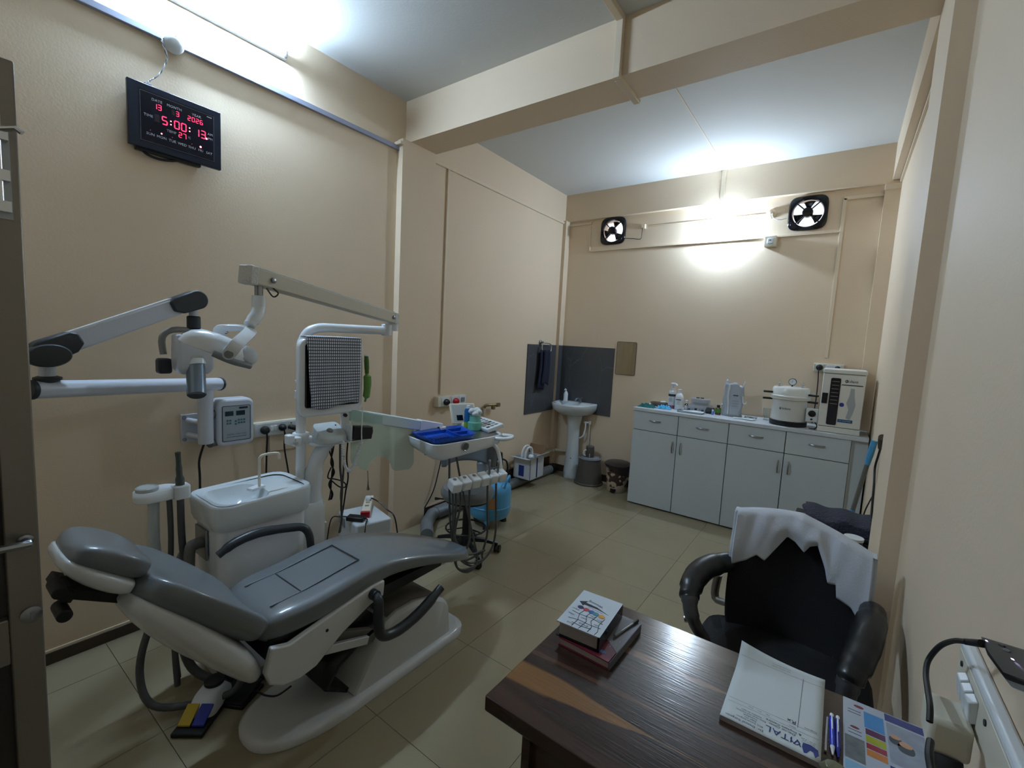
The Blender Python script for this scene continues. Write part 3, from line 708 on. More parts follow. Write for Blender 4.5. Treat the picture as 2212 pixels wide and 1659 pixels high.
# towel ring and towel, mirror
t = thing('towel_ring', 'chrome towel ring fixed above the marble on the left wall', 'towel ring', (0.0, 4.46, 1.60))
obj('wall_rose', M().lathe([(.026, 0.0), (.026, .012), (.012, .018), (.012, .045), (.004, .048)], (0.0, 4.44, 1.60), (1, 0, 0), n=16), STEEL, t)
obj('ring', M().tube([(.05, 4.43, 1.585), (.055, 4.50, 1.592), (.058, 4.585, 1.580), (.06, 4.60, 1.53), (.06, 4.585, 1.50), (.06, 4.50, 1.497), (.06, 4.42, 1.50), (.055, 4.405, 1.54)], .006, 8, smooth=5, closed=True), CHROME, t)
def f(u, v):
    y = 4.405 + .175 * u + .012 * sin(4 * v)
    dep = .052 + .020 * sin(3.1 * u + .5) + .010 * sin(11 * u)
    return (.018 + dep, y + .01 * (v - .5) * (2 * u - 1), 1.512 - .40 * v + .015 * sin(5 * u) * v)
def f2(u, v):
    x, y, z = f(u, v); return (x - .030, y - .03 - .015 * v, z - .055 * v)
mb = M(); mb.grid(12, 12, f); mb.grid(12, 12, f2)
tw = thing('hand_towel', 'navy hand towel hanging through the chrome ring over the marble', 'towel', (.06, 4.49, 1.512))
obj('front_drop', M().grid(12, 12, f), NAVY, tw, solid=.008)
obj('back_drop', M().grid(12, 12, f2), NAVY, tw, solid=.006)
t = thing('wall_mirror', 'small frameless mirror on the back wall right of the dark marble', 'mirror', (.87, YB, 1.47))
MIR = mat('mirror_glass', (176, 172, 156), 0.04, metal=1.0)
obj('mirror_plate', M().prism(rrect(.872, 1.467, .115, .185, .012), XZ, YB - .0005, YB - .006), MIR, t)
obj('mirror_edge', M().tube([(a, YB - .005, b) for a, b in rrect(.872, 1.467, .115, .185, .012)], .003, 6, closed=True), DKGREY, t)

# ============================================================ ALONG THE LEFT WALL
t = thing('drain_pipe', 'fat grey drain pipe lying along the foot of the left wall', 'pipe', (.09, 3.6, .06))
PIPE = mat('grey_pvc', (112, 116, 118), .4)
obj('pipe_run', M().cyl((.085, 2.70, .058), (.085, 4.72, .055), .052, n=20), PIPE, t)
obj('pipe_branch', M().tube([(.085, 2.72, .058), (.20, 2.55, .058), (.36, 2.40, .058)], .052, 16), PIPE, t)
obj('coupling', M().cyl((.085, 2.76, .058), (.085, 2.90, .058), .058, n=20), PIPE, t)
obj('dark_cap', M().cyl((.085, 4.70, .055), (.085, 4.78, .055), .058, n=20), BLACK, t)
single('wall_plank', M().box((0.014, 3.35, .0), (.022, 4.78, .19)), mat('dark_brown_board', (60, 46, 36), .5), 'dark brown board standing against the left wall behind the grey drain pipe', 'board')
t = thing('carton', 'open white carton with blue print and grey cables standing on the drain pipe', 'box', (.16, 4.15, .112))
CB = (.05, 3.97, .27, 4.24); z0, z1 = .113, .345
x0, y0, x1, y1 = CB
for a, b in (((x0, y0, z0), (x1, y0 + .004, z1)), ((x1 - .004, y0, z0), (x1, y1, z1)), ((x0, y0, z0), (x0 + .004, y1, z1)), ((x0, y1 - .004, z0), (x1, y1, z1)), ((x0, y0, z0), (x1, y1, z0 + .004))):
    obj('side', M().box(a, b), CARD, t)
obj('flap', M().obox((.16, 4.262, .395), (.105, 0, 0), (0, .02, .050), (0, .0015, -.0006)), BROWNC, t)
obj('flap', M().obox((.16, 3.93, .352), (.108, 0, 0), (0, -.038, .008), (0, .0006, .002)), CARD, t)
obj('flap', M().obox((.305, 4.105, .372), (0, .13, 0), (.034, 0, .027), (.0008, 0, -.002)), CARD, t)
obj('blue_stripe', M().box((x1 - .001, 4.09, z0 + .01), (x1 + .0006, 4.115, z1 - .004)), INKB, t)
obj('blue_print', M().box((.12, y0 - .0006, z0 + .03), (.19, y0, z0 + .15)), INKB, t)
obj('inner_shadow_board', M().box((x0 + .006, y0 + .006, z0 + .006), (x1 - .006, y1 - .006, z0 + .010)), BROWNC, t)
t = thing('cable_coil', 'looped white cable sticking up out of the white carton', 'cable', (.16, 4.08, .30))
obj('loop', M().tube([(.12, 4.01, .20), (.13, 4.01, .40), (.14, 4.06, .46), (.15, 4.12, .44), (.16, 4.16, .34), (.16, 4.16, .2)], .009, 8, smooth=6), WPLAS, t)
obj('loop', M().tube([(.16, 4.02, .20), (.16, 4.03, .39), (.17, 4.08, .445), (.18, 4.13, .41), (.185, 4.14, .22)], .009, 8, smooth=6), WPLAS, t)
obj('connector', M().sph((.20, 4.08, .345), (.03, .035, .028), 12, 8), WPLAS, t)
# socket box with red and black plugs
t = thing('socket_board', 'white socket box with black and red plugs on the left wall behind the instrument table', 'socket', (0, 2.95, 1.04))
obj('back_box', M().box((0, 2.775, .995), (.055, 3.135, 1.085)), OFFW, t, bevel=.004)
for y in (2.86, 2.985, 3.085): obj('socket_plate', M().box((.055, y - .045, 1.0), (.059, y + .045, 1.080)), WPLAS, t, bevel=.003)
obj('rocker', M().box((.058, 3.06, 1.02), (.064, 3.11, 1.062)), MIDGREY, t, bevel=.003)
single('mains_plug', M().lathe([(.028, .0), (.030, .015), (.020, .034), (.010, .038)], (.060, 2.865, 1.035), (1, 0, 0), n=16), BLACK, 'black plug in the socket box with the red plug on the left wall', 'plug')
single('mains_plug', M().lathe([(.028, .0), (.030, .015), (.020, .034), (.010, .038)], (.060, 2.985, 1.035), (1, 0, 0), n=16), RED, 'red plug in the socket box on the left wall', 'plug')
# wall tap
t = thing('wall_tap', 'cream painted water pipe with an old tap on the left wall left of the marble', 'tap', (0.03, 3.47, .70))
obj('pipe', M().cyl((.022, 3.45, .25), (.022, 3.45, .93), .014, n=12), PVC, t)
mb = M(); mb.tube([(.022, 3.45, .925), (.035, 3.46, .95), (.055, 3.52, .952), (.075, 3.60, .950)], .015, 10, smooth=4); mb.box((.045, 3.53, .905), (.075, 3.56, .95)); mb.box((.066, 3.575, .93), (.088, 3.625, .968))
obj('tap_body', mb, mat('tarnished_brass', (140, 120, 88), .4, metal=.6), t)

# compressor
cx_, cy_ = .475, 3.03
t = thing('air_compressor', 'sky blue round air compressor tank on the floor behind the stool', 'compressor', (cx_, cy_, 0))
obj('tank', M().lathe([(.10, .075), (.165, .082), (.182, .12), (.185, .18), (.185, .30), (.178, .345), (.14, .385), (.08, .40), (.03, .402)], (cx_, cy_, 0), n=40), SKYB, t)
obj('seam_ring', M().lathe([(.185, .17), (.188, .173), (.188, .181), (.185, .184)], (cx_, cy_, 0), n=40), SKYB, t)
for k in range(3):
    a = radians(-60 + 120 * k); e = (cx_ + .14 * cos(a), cy_ + .14 * sin(a))
    obj('foot', M().cyl((e[0], e[1], .03), (e[0], e[1], .12), .024, n=10), SKYB, t)
    obj('foot_pad', M().cyl((e[0], e[1], 0), (e[0], e[1], .034), .030, .024, n=12), RUBBER, t)
obj('carry_handle', M().tube([(cx_ + .165, cy_ - .02, .355), (cx_ + .178, cy_ + .0, .43), (cx_ + .15, cy_ + .07, .44), (cx_ + .12, cy_ + .11, .37)], .010, 8, smooth=4), SKYB, t)
obj('rating_plate', M().loft([[(cx_ + .1862 * cos(a), cy_ + .1862 * sin(a), z) for a in (-.95, -.80, -.65)] for z in (.19, .285)], cap=False, closed=False), mat('orange_label', (186, 140, 100), .5), t)
mb = M(); mb.box((cx_ - .085, cy_ - .07, .40), (cx_ + .065, cy_ + .07, .52)); obj('motor_block', mb, DKGREY, t, bevel=.012)
obj('white_tag', M().box((cx_ + .0655, cy_ - .02, .43), (cx_ + .0668, cy_ + .035, .475)), PAPER, t)
mb = M(); mb.cyl((cx_ - .04, cy_ - .05, .52), (cx_ - .04, cy_ - .05, .60), .055, .045, n=18); obj('pump_head', mb, BLACK, t)
mb = M(); mb.cyl((cx_ + .035, cy_ + .045, .52), (cx_ + .035, cy_ + .045, .63), .048, .038, n=18); obj('air_filter', mb, BLACK, t)
for z in (.545, .565, .585): obj('cooling_fin', M().lathe([(.062, 0), (.062, .006)], (cx_ - .04, cy_ - .05, z), n=20), BLACK, t)
obj('cable', M().tube([(cx_ + .07, cy_ + .05, .58), (cx_ + .11, cy_ + .07, .56), (cx_ + .115, cy_ + .08, .48), (cx_ + .07, cy_ + .07, .43)], .008, 8, smooth=5), BLACK, t)

# dentist stool
qx, qy = .70, 2.47
t = thing('dentist_stool', 'round grey padded stool with a curved backrest on a black castor base', 'stool', (qx, qy, 0))
obj('seat', M().lathe([(.12, .430), (.180, .436), (.196, .460), (.196, .488), (.180, .516), (.12, .524), (.04, .525)], (qx, qy, 0), n=40), VINYL, t)
obj('seat_pan', M().lathe([(.10, .415), (.17, .420), (.17, .432), (.10, .434)], (qx, qy, 0), n=32), BLACK, t)
def f(u, v):
    a = radians(60 + 150 * u); r = .195 + .02 * v
    return (qx + r * cos(a) - .01, qy + r * sin(a) + .02, .655 + .155 * v - .02 * (2 * u - 1) ** 2)
obj('backrest', M().grid(18, 6, f), VINYL, t, solid=.045, bevel=.012)
obj('back_bracket', M().tube([(qx, qy + .10, .42), (qx - .02, qy + .20, .45), (qx - .05, qy + .225, .60), (qx - .06, qy + .222, .68)], [.012, .03, .045, .03], 10, smooth=5), MIDGREY, t)
obj('gas_column', M().cyl((qx, qy, .10), (qx, qy, .42), .028, n=14), BLACK, t)
obj('hub', M().lathe([(.05, .075), (.055, .085), (.04, .14), (.03, .15)], (qx, qy, 0), n=16), BLACK, t)
obj('lever', M().tube([(qx - .02, qy - .05, .415), (qx - .16, qy - .12, .412), (qx - .20, qy - .13, .405)], [.006, .006, .012], 8), BLACK, t)
for k in range(5):
    a = radians(46 + 72 * k); e = (qx + .245 * cos(a), qy + .245 * sin(a))
    lg = obj('base_leg', M().tube([(qx + .03 * cos(a), qy + .03 * sin(a), .112), (qx + .14 * cos(a), qy + .14 * sin(a), .098), (e[0], e[1], .066)], [.022, .018, .013], 8), BLACK, t)
    mb = M(); b = a + 1.1; d = Vector((-sin(b), cos(b), 0))
    for s_ in (-1, 1):
        c_ = Vector((e[0], e[1], .0285)) + d * .014 * s_; mb.cyl(c_ - d * .008, c_ + d * .008, .028, n=14)
    obj('castor', mb, BLACK, lg)
obj('foot_ring', M().tube([(qx + .15 * cos(2 * pi * k / 20), qy + .15 * sin(2 * pi * k / 20), .20) for k in range(20)], .007, 8, closed=True), BLACK, t)
for k in range(3): 
    a = 2 * pi * k / 3; obj('ring_spoke', M().cyl((qx, qy, .20), (qx + .15 * cos(a), qy + .15 * sin(a), .20), .005, n=8), BLACK, t)

# white floor box with the extension board
FBX = mat('white_painted_steel', (200, 204, 206), .35)
t = thing('floor_box', 'white rounded steel box on the floor against the left wall behind the dental chair', 'box', (.26, 1.89, 0))
c_, ua, va = Vector((.262, 1.895, .178)), Vector((.028, .122, 0)), Vector((.155, -.036, 0))
obj('housing', M().obox(c_ + Vector((0, 0, .0)), va, ua, (0, 0, .172)), FBX, t, bevel=.014, seg=3)
obj('front_recess', M().obox(c_ - ua + Vector((-.09, .02, .12)), va * .35, ua * .02, (0, 0, .03)), MIDGREY, t, bevel=.003)
t = thing('extension_board', 'cream extension board with a red end lying on the white floor box', 'socket', (.23, 1.93, .352))
dv = Vector((.118, -.105, 0)); dn = Vector((-dv.y, dv.x, 0)).normalized()
c0 = Vector((.192, 1.968, .372))
obj('body', M().obox(c0, dv, dn * .030, (0, 0, .020)), OFFW, t, bevel=.005)
obj('red_end', M().obox(c0 + dv * 1.04, dv * .08, dn * .031, (0, 0, .021)), RED, t, bevel=.004)
for k in (-.45, -.05, .35):
    obj('socket_holes', M().obox(c0 + dv * k + Vector((0, 0, .0205)), dv.normalized() * .012, dn * .014, (0, 0, .0008)), mat('tan_plastic', (150, 128, 92), .5), t)
obj('white_plug', M().lathe([(.020, 0), (.022, .012), (.014, .026), (.006, .03)], tuple(c0 + dv * -.35 + Vector((0.0, 0, .0215))), n=14), WPLAS, t)
obj('plug_cord', M().tube([tuple(c0 + dv * -.3 + Vector((.01, .02, .035))), (.25, 2.02, .40), (.33, 2.03, .362), (.43, 2.02, .33), (.46, 2.05, .1), (.48, 2.12, .008)], .005, 7, smooth=5), BLACK, t)
t = thing('power_adapter', 'black power adapter lying on the white floor box in front of the red-ended board', 'adapter', (.30, 1.79, .351))
obj('brick', M().obox((.312, 1.788, .366), (.050, .030, 0), (-.016, .026, 0), (0, 0, .014)), BLACK, t, bevel=.004)
obj('cord', M().tube([(.255, 1.765, .366), (.21, 1.735, .362), (.16, 1.70, .34), (.14, 1.68, .15), (.15, 1.66, .008)], .004, 7, smooth=5), BLACK, t)
obj('cord', M().tube([(.355, 1.825, .366), (.385, 1.825, .364), (.40, 1.80, .34), (.402, 1.79, .2)], .004, 7, smooth=5), BLACK, t)
t = thing('wall_box', 'low cream socket box at the foot of the left wall beside the white floor box', 'socket', (.0, 1.62, .2))
obj('housing', M().box((0, 1.50, .15), (.05, 1.74, .28)), OFFW, t, bevel=.004)
for y in (1.68, 1.71): obj('screw_hole', M().lathe([(.006, 0), (.006, .002)], (.05, y, .265), (1, 0, 0), n=10), BLACK, t)

# ============================================================ DENTAL CHAIR
t = thing('dental_chair', 'grey vinyl reclining dental chair on a white base plate', 'dental chair', (1.12, 1.2, 0))
CXC = 1.12
# base plate: long stadium plan with rounded front
def plan(h, inset, y0=.727, y1=1.83, x0=.925, x1=1.318):
    x0 += inset; x1 -= inset; y0 += inset; y1 -= inset; cx, hx = (x0 + x1) / 2, (x1 - x0) / 2
    pts = []
    for k in range(25):
        a = pi + pi * k / 24
        pts.append((cx + hx * math.copysign(abs(cos(a)) ** .8, cos(a)), y0 + .34 + .34 * sin(a), h))
    for k in range(13):
        a = pi * k / 12
        pts.append((cx + hx * math.copysign(abs(cos(a)) ** .45, cos(a)), y1 - .14 + .14 * sin(a), h))
    return pts
BASEM = mat('white_gelcoat', (206, 208, 206), .25, coat=.3, var=.03, vscale=4)
mb = M(); mb.loft([plan(.001, 0), plan(.026, 0), plan(.038, .014), plan(.040, .030), plan(.030, .070), plan(.028, .10)])
obj('base_plate', mb, BASEM, t, smooth=55)
# base body behind
BODY = [(1.115, .035), (1.285, .285), (1.34, .305), (1.46, .275), (1.60, .205), (1.655, .165), (1.70, .035)]
mb = M(); rings = []
for y, z in ((1.115, .04), (1.19, .165), (1.285, .290), (1.35, .312), (1.46, .312), (1.58, .282), (1.655, .240), (1.685, .205), (1.70, .05)):
    rings.append([(a, y, max(.036, b)) for a, b in [(.955, .032), (.960, z - .02), (.975, z), (1.265, z), (1.28, z - .02), (1.286, .032)]])
mb.loft(rings); obj('base_body', mb, BASEM, t, bevel=.012, smooth=35)
obj('body_top', M().loft([[(a, y, z) for a in (.99, 1.25)] for y, z in ((1.30, .300), (1.35, .3145), (1.46, .3145), (1.58, .2845), (1.64, .252))], cap=False, closed=False), mat('dull_grey_cover', (96, 92, 84), .5), t, solid=.004)
obj('bellows', M().loft([[(a, y, z + s_ * .006) for a, z in ((.99, z0), (1.25, z0))] for (y, z0, s_) in ((1.10, .06, 0), (1.0, .12, 1), (1.05, .2, 0), (1.15, .24, 1), (1.28, .29, 0))], cap=False, closed=False), BLACK, t, solid=.02)
# lift arms
for x in (1.00, 1.235):
    obj('lift_arm', M().beam((x, .83, .42), (x, 1.40, .17), .030, .060), GREYP, t, bevel=.004)
obj('lift_bar', M().beam((1.27, .86, .365), (1.27, 1.18, .262), .022, .036), BASEM, t, bevel=.004)
obj('motor', M().cyl((1.11, .92, .27), (1.11, 1.22, .14), .04, n=14), BLACK, t)
# seat support (white side covers)
SIDE = [(.735, .495), (.80, .475), (1.0, .515), (1.16, .545), (1.22, .545), (1.215, .475), (1.15, .465), (1.02, .408), (.965, .372), (.905, .330), (.84, .318), (.775, .328), (.728, .36), (.712, .41)]
obj('side_cover', M().prism(SIDE, YZ, 1.305, 1.332), BASEM, t, bevel=.006)
obj('side_cover', M().prism(SIDE, YZ, .915, .942), BASEM, t, bevel=.006)
obj('cover_screw', M().lathe([(.006, 0), (.006, .003)], (1.332, .945, .455), (1, 0, 0), n=10), BLACK, t)
obj('seat_frame', M().prism([(.745, .50), (1.62, .49), (1.60, .45), (1.2, .44), (1.0, .38), (.80, .36), (.74, .42)], YZ, .95, 1.296), BLACK, t)
# seat and leg cushion
ST = [(.735, .575, .105), (.80, .600, .118), (.92, .598, .118), (1.05, .618, .118), (1.17, .632, .112), (1.26, .628, .10), (1.37, .602, .088), (1.50, .562, .078), (1.64, .512, .070), (1.76, .464, .064), (1.88, .415, .060), (1.925, .396, .05)]
def seat_ring(y, zt, th, hx):
    pts = []
    n = 36
    for k in range(n):
        a = 2 * pi * k / n; c, s_ = cos(a), sin(a)
        x = hx * math.copysign(abs(c) ** .42, c)
        zz = math.copysign(abs(s_) ** .55, s_)
        dz = zt - th / 2 + th / 2 * zz
        if s_ > 0: dz += -.010 * (1 - abs(x / hx) ** 2) if y < 1.3 else 0
        pts.append((CXC + x, y, dz))
    return pts
rings = []
wx = [.165, .196, .204, .206, .206, .205, .203, .20, .193, .178, .135, .07]
for (y, z, th), hx in zip(ST, wx): rings.append(seat_ring(y, z, th, hx))
# thin the very ends
rings = [[(CXC + (p[0] - CXC) * .8, p[1] - .014, ST[0][1] - ST[0][2] / 2 + (p[2] - ST[0][1] + ST[0][2] / 2) * .5) for p in rings[0]]] + rings
rings.append([(CXC + (p[0] - CXC) * .6, p[1] + .012, ST[-1][1] - .025 + (p[2] - ST[-1][1] + .025) * .5) for p in rings[-1]])
seat = obj('seat', M().loft(rings), VINYL, t, smooth=60, sub=1)
def zs(y):
    for (a, za, _), (b, zb, _) in zip(ST, ST[1:]):
        if a <= y <= b: return za + (zb - za) * (y - a) / (b - a)
    return ST[-1][1]
SEAM = mat('seam_stitching', (58, 62, 66), .4)
def seam(pts, parent=seat): obj('seam', M().tube([(x, y, zs(y) - .0058) for x, y in pts], .0028, 6, smooth=4), SEAM, parent)
seam([(1.225, y) for y in (.78, .9, 1.0, 1.1, 1.16)]); seam([(1.02, y) for y in (.78, .9, 1.0, 1.1, 1.16)])
seam([(1.02, 1.16), (1.12, 1.16), (1.225, 1.16)]); seam([(1.02, .90), (1.12, .90), (1.225, .90)])
# back: frame along the incline
B0, B1 = Vector((CXC, .735, .585)), Vector((CXC, .405, .885))
bd = (B1 - B0).normalized(); bn = Vector((0, -bd.z, bd.y)); bn = bn if bn.z > 0 else -bn
BL = (B1 - B0).length
def back_ring(s_, hx, lift, th, bol, top):
    c = B0 + bd * (BL * s_) + bn * lift; n = 40; pts = []
    for k in range(n):
        a = 2 * pi * k / n; cc, ss = cos(a), sin(a)
        x = hx * math.copysign(abs(cc) ** .5, cc); q = math.copysign(abs(ss) ** .6, ss)
        h = th / 2 * q + bol * (abs(x / hx) ** 2.2)
        pts.append(tuple(c + Vector((x, 0, 0)) + bn * h))
    return pts
bp = [(-.08, .15, -.012, .06, .012), (-.03, .198, -.004, .10, .026), (.12, .214, -.014, .105, .046), (.35, .226, -.022, .105, .062), (.6, .230, -.024, .10, .068), (.78, .220, -.018, .095, .060), (.90, .18, -.006, .085, .038), (.965, .11, .0, .06, .012)]
obj('backrest', M().loft([back_ring(s_, h, l - .048, th, b, 0) for s_, h, l, th, b in bp]), VINYL, t, smooth=60, sub=1)
sp = [(-.36, .13, -.135, .03, .0), (-.26, .18, -.125, .08, .0), (-.04, .206, -.105, .105, .012), (.35, .222, -.090, .105, .030), (.66, .224, -.074, .090, .036), (.86, .185, -.056, .060, .026), (.97, .13, -.042, .03, .012)]
obj('back_shell', M().loft([back_ring(s_, h, l - .045, th, b, 0) for s_, h, l, th, b in sp]), BASEM, t, smooth=60, sub=1)
# headrest: flexed forward from the line of the back
H0 = Vector((CXC, .412, .852)); hdv = Vector((0, -.83, .558)).normalized(); hnv = Vector((0, -hdv.z, hdv.y)); hnv = hnv if hnv.z > 0 else -hnv
def head_ring(d, hx, lift, th, bol):
    c = H0 + hdv * d + hnv * lift; n = 40; pts = []
    for k in range(n):
        a = 2 * pi * k / n; cc, ss = cos(a), sin(a)
        x = hx * math.copysign(abs(cc) ** .5, cc); q = math.copysign(abs(ss) ** .6, ss)
        pts.append(tuple(c + Vector((x, 0, 0)) + hnv * (th / 2 * q + bol * abs(x / hx) ** 2.2)))
    return pts
obj('headrest', M().loft([head_ring(*r) for r in ((-.010, .075, .012, .03, .004), (-.002, .112, .014, .066, .008), (.05, .126, .018, .080, .012), (.13, .126, .020, .080, .012), (.182, .112, .016, .066, .008), (.200, .07, .010, .03, .004))]), VINYL, t, smooth=60, sub=1)
obj('headrest_shell', M().loft([head_ring(*r) for r in ((-.004, .07, -.040, .02, 0), (.004, .114, -.036, .05, .002), (.06, .128, -.034, .062, .004), (.13, .128, -.026, .058, .004), (.188, .112, -.014, .042, .002), (.206, .07, -.006, .02, 0))]), BASEM, t, smooth=60, sub=1)
p0 = H0 - hdv * .05 - hnv * .072; p1 = H0 + hdv * .14 - hnv * .085
br = obj('headrest_bracket', M().beam(tuple(p0 + Vector((.055, 0, 0))), tuple(p1 + Vector((.055, 0, 0))), .016, .030, tuple(hnv)), RUBBER, t, bevel=.003)
obj('bracket_bar', M().beam(tuple(p0 + Vector((-.035, 0, 0))), tuple(p1 + Vector((-.035, 0, 0))), .016, .030, tuple(hnv)), RUBBER, br, bevel=.003)
obj('bracket_bar', M().beam(tuple(p1 + Vector((-.075, 0, 0))), tuple(p1 + Vector((.095, 0, 0))), .030, .026, tuple(hnv)), RUBBER, br, bevel=.003)
for dq, dn, dx in ((.165, -.075, .09), (.125, -.125, .10)):
    kn = H0 + hdv * dq + hnv * dn + Vector((dx - .03, 0, 0))
    obj('knob', M().cyl(tuple(kn - Vector((.035, 0, 0))), tuple(kn + Vector((.045, 0, 0))), .017, n=14), RUBBER, br, bevel=.004)
# armrests
AR = mat('black_armrest_rubber', (46, 50, 54), .38)
obj('armrest', M().tube([(.862, 1.15, .53), (.850, 1.148, .62), (.835, 1.125, .665), (.825, 1.06, .682), (.82, .93, .700), (.82, .83, .688), (.82, .762, .655)], [.017, .018, .019, .020, .021, .020, .016], 12, smooth=5), AR, t)
obj('arm_post', M().cyl((.862, 1.15, .46), (.93, 1.15, .52), .016, n=12), AR, t)
obj('armrest', M().tube([(1.352, 1.155, .512), (1.375, 1.155, .49), (1.382, 1.150, .415), (1.383, 1.162, .350), (1.383, 1.205, .322), (1.383, 1.29, .318), (1.383, 1.40, .345), (1.383, 1.518, .402)], [.018, .021, .023, .023, .023, .024, .025, .020], 12, smooth=5), AR, t)
obj('arm_post', M().cyl((1.33, 1.155, .512), (1.36, 1.155, .512), .022, n=14), AR, t)
# hoses hanging beneath the back
t2 = thing('suction_hose', 'grey suction hoses looping to the floor beneath the raised chair back', 'hose', (.75, .72, 0))
for pts, r in (([(.70, .66, .62), (.66, .56, .34), (.67, .53, .17), (.72, .56, .055), (.80, .68, .03), (.885, .79, .06), (.91, .825, .15)], .014), ([(.60, .74, .5), (.60, .70, .25), (.64, .72, .09), (.72, .80, .02), (.82, .93, .018), (.895, 1.02, .022)], .018), ([(.64, .70, .55), (.64, .66, .3), (.66, .66, .05)], .012)):
    obj('hose', M().tube(pts, r, 10, smooth=6), HOSE, t2)
obj('dark_hose', M().tube([(.66, .765, .35), (.70, .78, .12), (.78, .84, .03), (.85, .95, .018), (.90, 1.06, .018)], .010, 8, smooth=6), BLACK, t2)

# foot controls
t = thing('foot_control', 'white foot control with a yellow and a blue pedal and a black disc', 'pedal', (.86, .67, 0))
a_ = Vector((.815, .60, 0)); fx_ = Vector((.055, .045, 0)).normalized(); fy_ = Vector((-fx_.y, fx_.x, 0))
fc = Vector((.845, .700, 0))
obj('base', M().obox(tuple(fc + fy_ * .0 + Vector((0, 0, .009))), tuple(fx_ * .060), tuple(fy_ * .125), (0, 0, .009)), RUBBER, t, bevel=.004)
mb = M(); mb.loft([[tuple(fc + fy_ * .035 + fx_ * a + fy_ * b + Vector((0, 0, z))) for a, b in rrect(0, 0, hx, hy, .03)] for z, hx, hy in ((.018, .056, .085), (.045, .054, .080), (.075, .045, .055), (.086, .036, .042))])
obj('housing', mb, WGLOSS, t, smooth=50)
obj('disc', M().lathe([(.034, 0), (.038, .004), (.038, .016), (.030, .022)], tuple(fc + fy_ * .062 + Vector((0, 0, .084))), n=24), RUBBER, t)
obj('yellow_pedal', M().obox(tuple(fc - fy_ * .062 - fx_ * .028 + Vector((0, 0, .044))), tuple(fx_ * .024), tuple(fy_ * .034 + Vector((0, 0, .018))), (0, 0, .004)), YEL, t, bevel=.002)
obj('blue_pedal', M().obox(tuple(fc - fy_ * .062 + fx_ * .026 + Vector((0, 0, .044))), tuple(fx_ * .024), tuple(fy_ * .034 + Vector((0, 0, .018))), (0, 0, .004)), mat('deep_blue_plastic', (34, 48, 150), .4), t, bevel=.002)
t = thing('foot_switch', 'plain black foot switch between the coloured pedals and the chair base', 'pedal', (.86, .83, 0))
obj('treadle', M().obox((.862, .825, .024), (.05, .03, 0), (-.03, .055, .012), (0, 0, .010)), RUBBER, t, bevel=.004)
obj('base', M().obox((.862, .825, .008), (.055, .033, 0), (-.033, .06, 0), (0, 0, .008)), BLACK, t, bevel=.003)
obj('cord', M().tube([(.90, .85, .02), (.95, .86, .046), (1.0, .87, .050), (1.04, .90, .052), (1.06, .95, .075)], .004, 7, smooth=5), BLACK, t)
# ============================================================ DENTAL UNIT
def rpoly(pts, r, n=5):
    """round the corners of a 2-D polygon"""
    out = []; N_ = len(pts)
    for i in range(N_):
        p, a, b = Vector(pts[i]), Vector(pts[i - 1]), Vector(pts[(i + 1) % N_])
        d1 = (a - p).normalized(); d2 = (b - p).normalized(); rr = min(r, (a - p).length * .45, (b - p).length * .45)
        s0, s1 = p + d1 * rr, p + d2 * rr
        for k in range(n + 1):
            t_ = k / n; q = s0 * (1 - t_) ** 2 + p * 2 * t_ * (1 - t_) + s1 * t_ ** 2
            out.append((q.x, q.y))
    return out
t = thing('spittoon_unit', 'white spittoon cabinet with a tall pole behind the dental chair', 'dental unit', (.60, 1.05, 0))
sx0, sx1, sy0, sy1 = .455, .770, .785, 1.205
obj('cabinet_body', M().loft([[(a, b, z) for a, b in rrect((sx0 + sx1) / 2, (sy0 + sy1) / 2, hx, hy, .05)] for z, hx, hy in ((.0, .14, .19), (.30, .142, .193), (.72, .148, .200))]), WGLOSS, t, smooth=50)
mb = M(); cxm, cym = (sx0 + sx1) / 2, (sy0 + sy1) / 2
def oz(b, z): return z + .010 * max(0.0, min(1, (b - cym) / .10 + .3))
mb.loft([[(a, b, .722) for a, b in rrect(cxm, cym, .158, .212, .055)], [(a, b, .745) for a, b in rrect(cxm, cym, .166, .220, .06)], [(a, b, oz(b, .826)) for a, b in rrect(cxm, cym, .172, .226, .07)],
         [(a, b, oz(b, .836)) for a, b in rrect(cxm, cym, .166, .220, .066)], [(a, b, oz(b, .830)) for a, b in rrect(cxm, cym, .148, .200, .06)]], cap=False)
mb.loft([[(a, b, .833) for a, b in rrect(cxm, cym, .150, .203, .06)], [(cxm + .84 * (a - cxm), sy0 + .140 + .56 * (b - cym), .829) for a, b in rrect(cxm, cym, .150, .203, .10)], [(cxm + .74 * (a - cxm), sy0 + .140 + .49 * (b - cym), .795) for a, b in rrect(cxm, cym, .150, .203, .12)], [(cxm + .45 * (a - cxm), sy0 + .140 + .30 * (b - cym), .752) for a, b in rrect(cxm, cym, .150, .203, .12)], [(cxm + .1 * (a - cxm), sy0 + .140 + .06 * (b - cym), .745) for a, b in rrect(cxm, cym, .150, .203, .12)]], cap=False)
obj('bowl_top', mb, CERAM, t, smooth=45)
obj('bowl_strainer', M().lathe([(.016, 0), (.018, .003), (.01, .006)], (cxm, sy0 + .140, .747), n=14), CHROME, t)
obj('spout_base', M().obox((.625, 1.005, .842), (.018, .006, 0), (-.012, .036, 0), (0, 0, .007)), WPLAS, t, bevel=.003)
obj('rinse_spout', M().tube([(.635, 1.015, .845), (.635, 1.015, .96), (.637, 1.018, .992), (.642, 1.04, 1.003), (.648, 1.085, 1.003), (.650, 1.10, .995), (.651, 1.103, .97)], .0065, 10, smooth=4), OFFW, t)
obj('suction_elbow', M().tube([(.60, .80, .64), (.60, .755, .64), (.60, .735, .62), (.60, .73, .50)], .022, 12, smooth=4), GREYP, t)
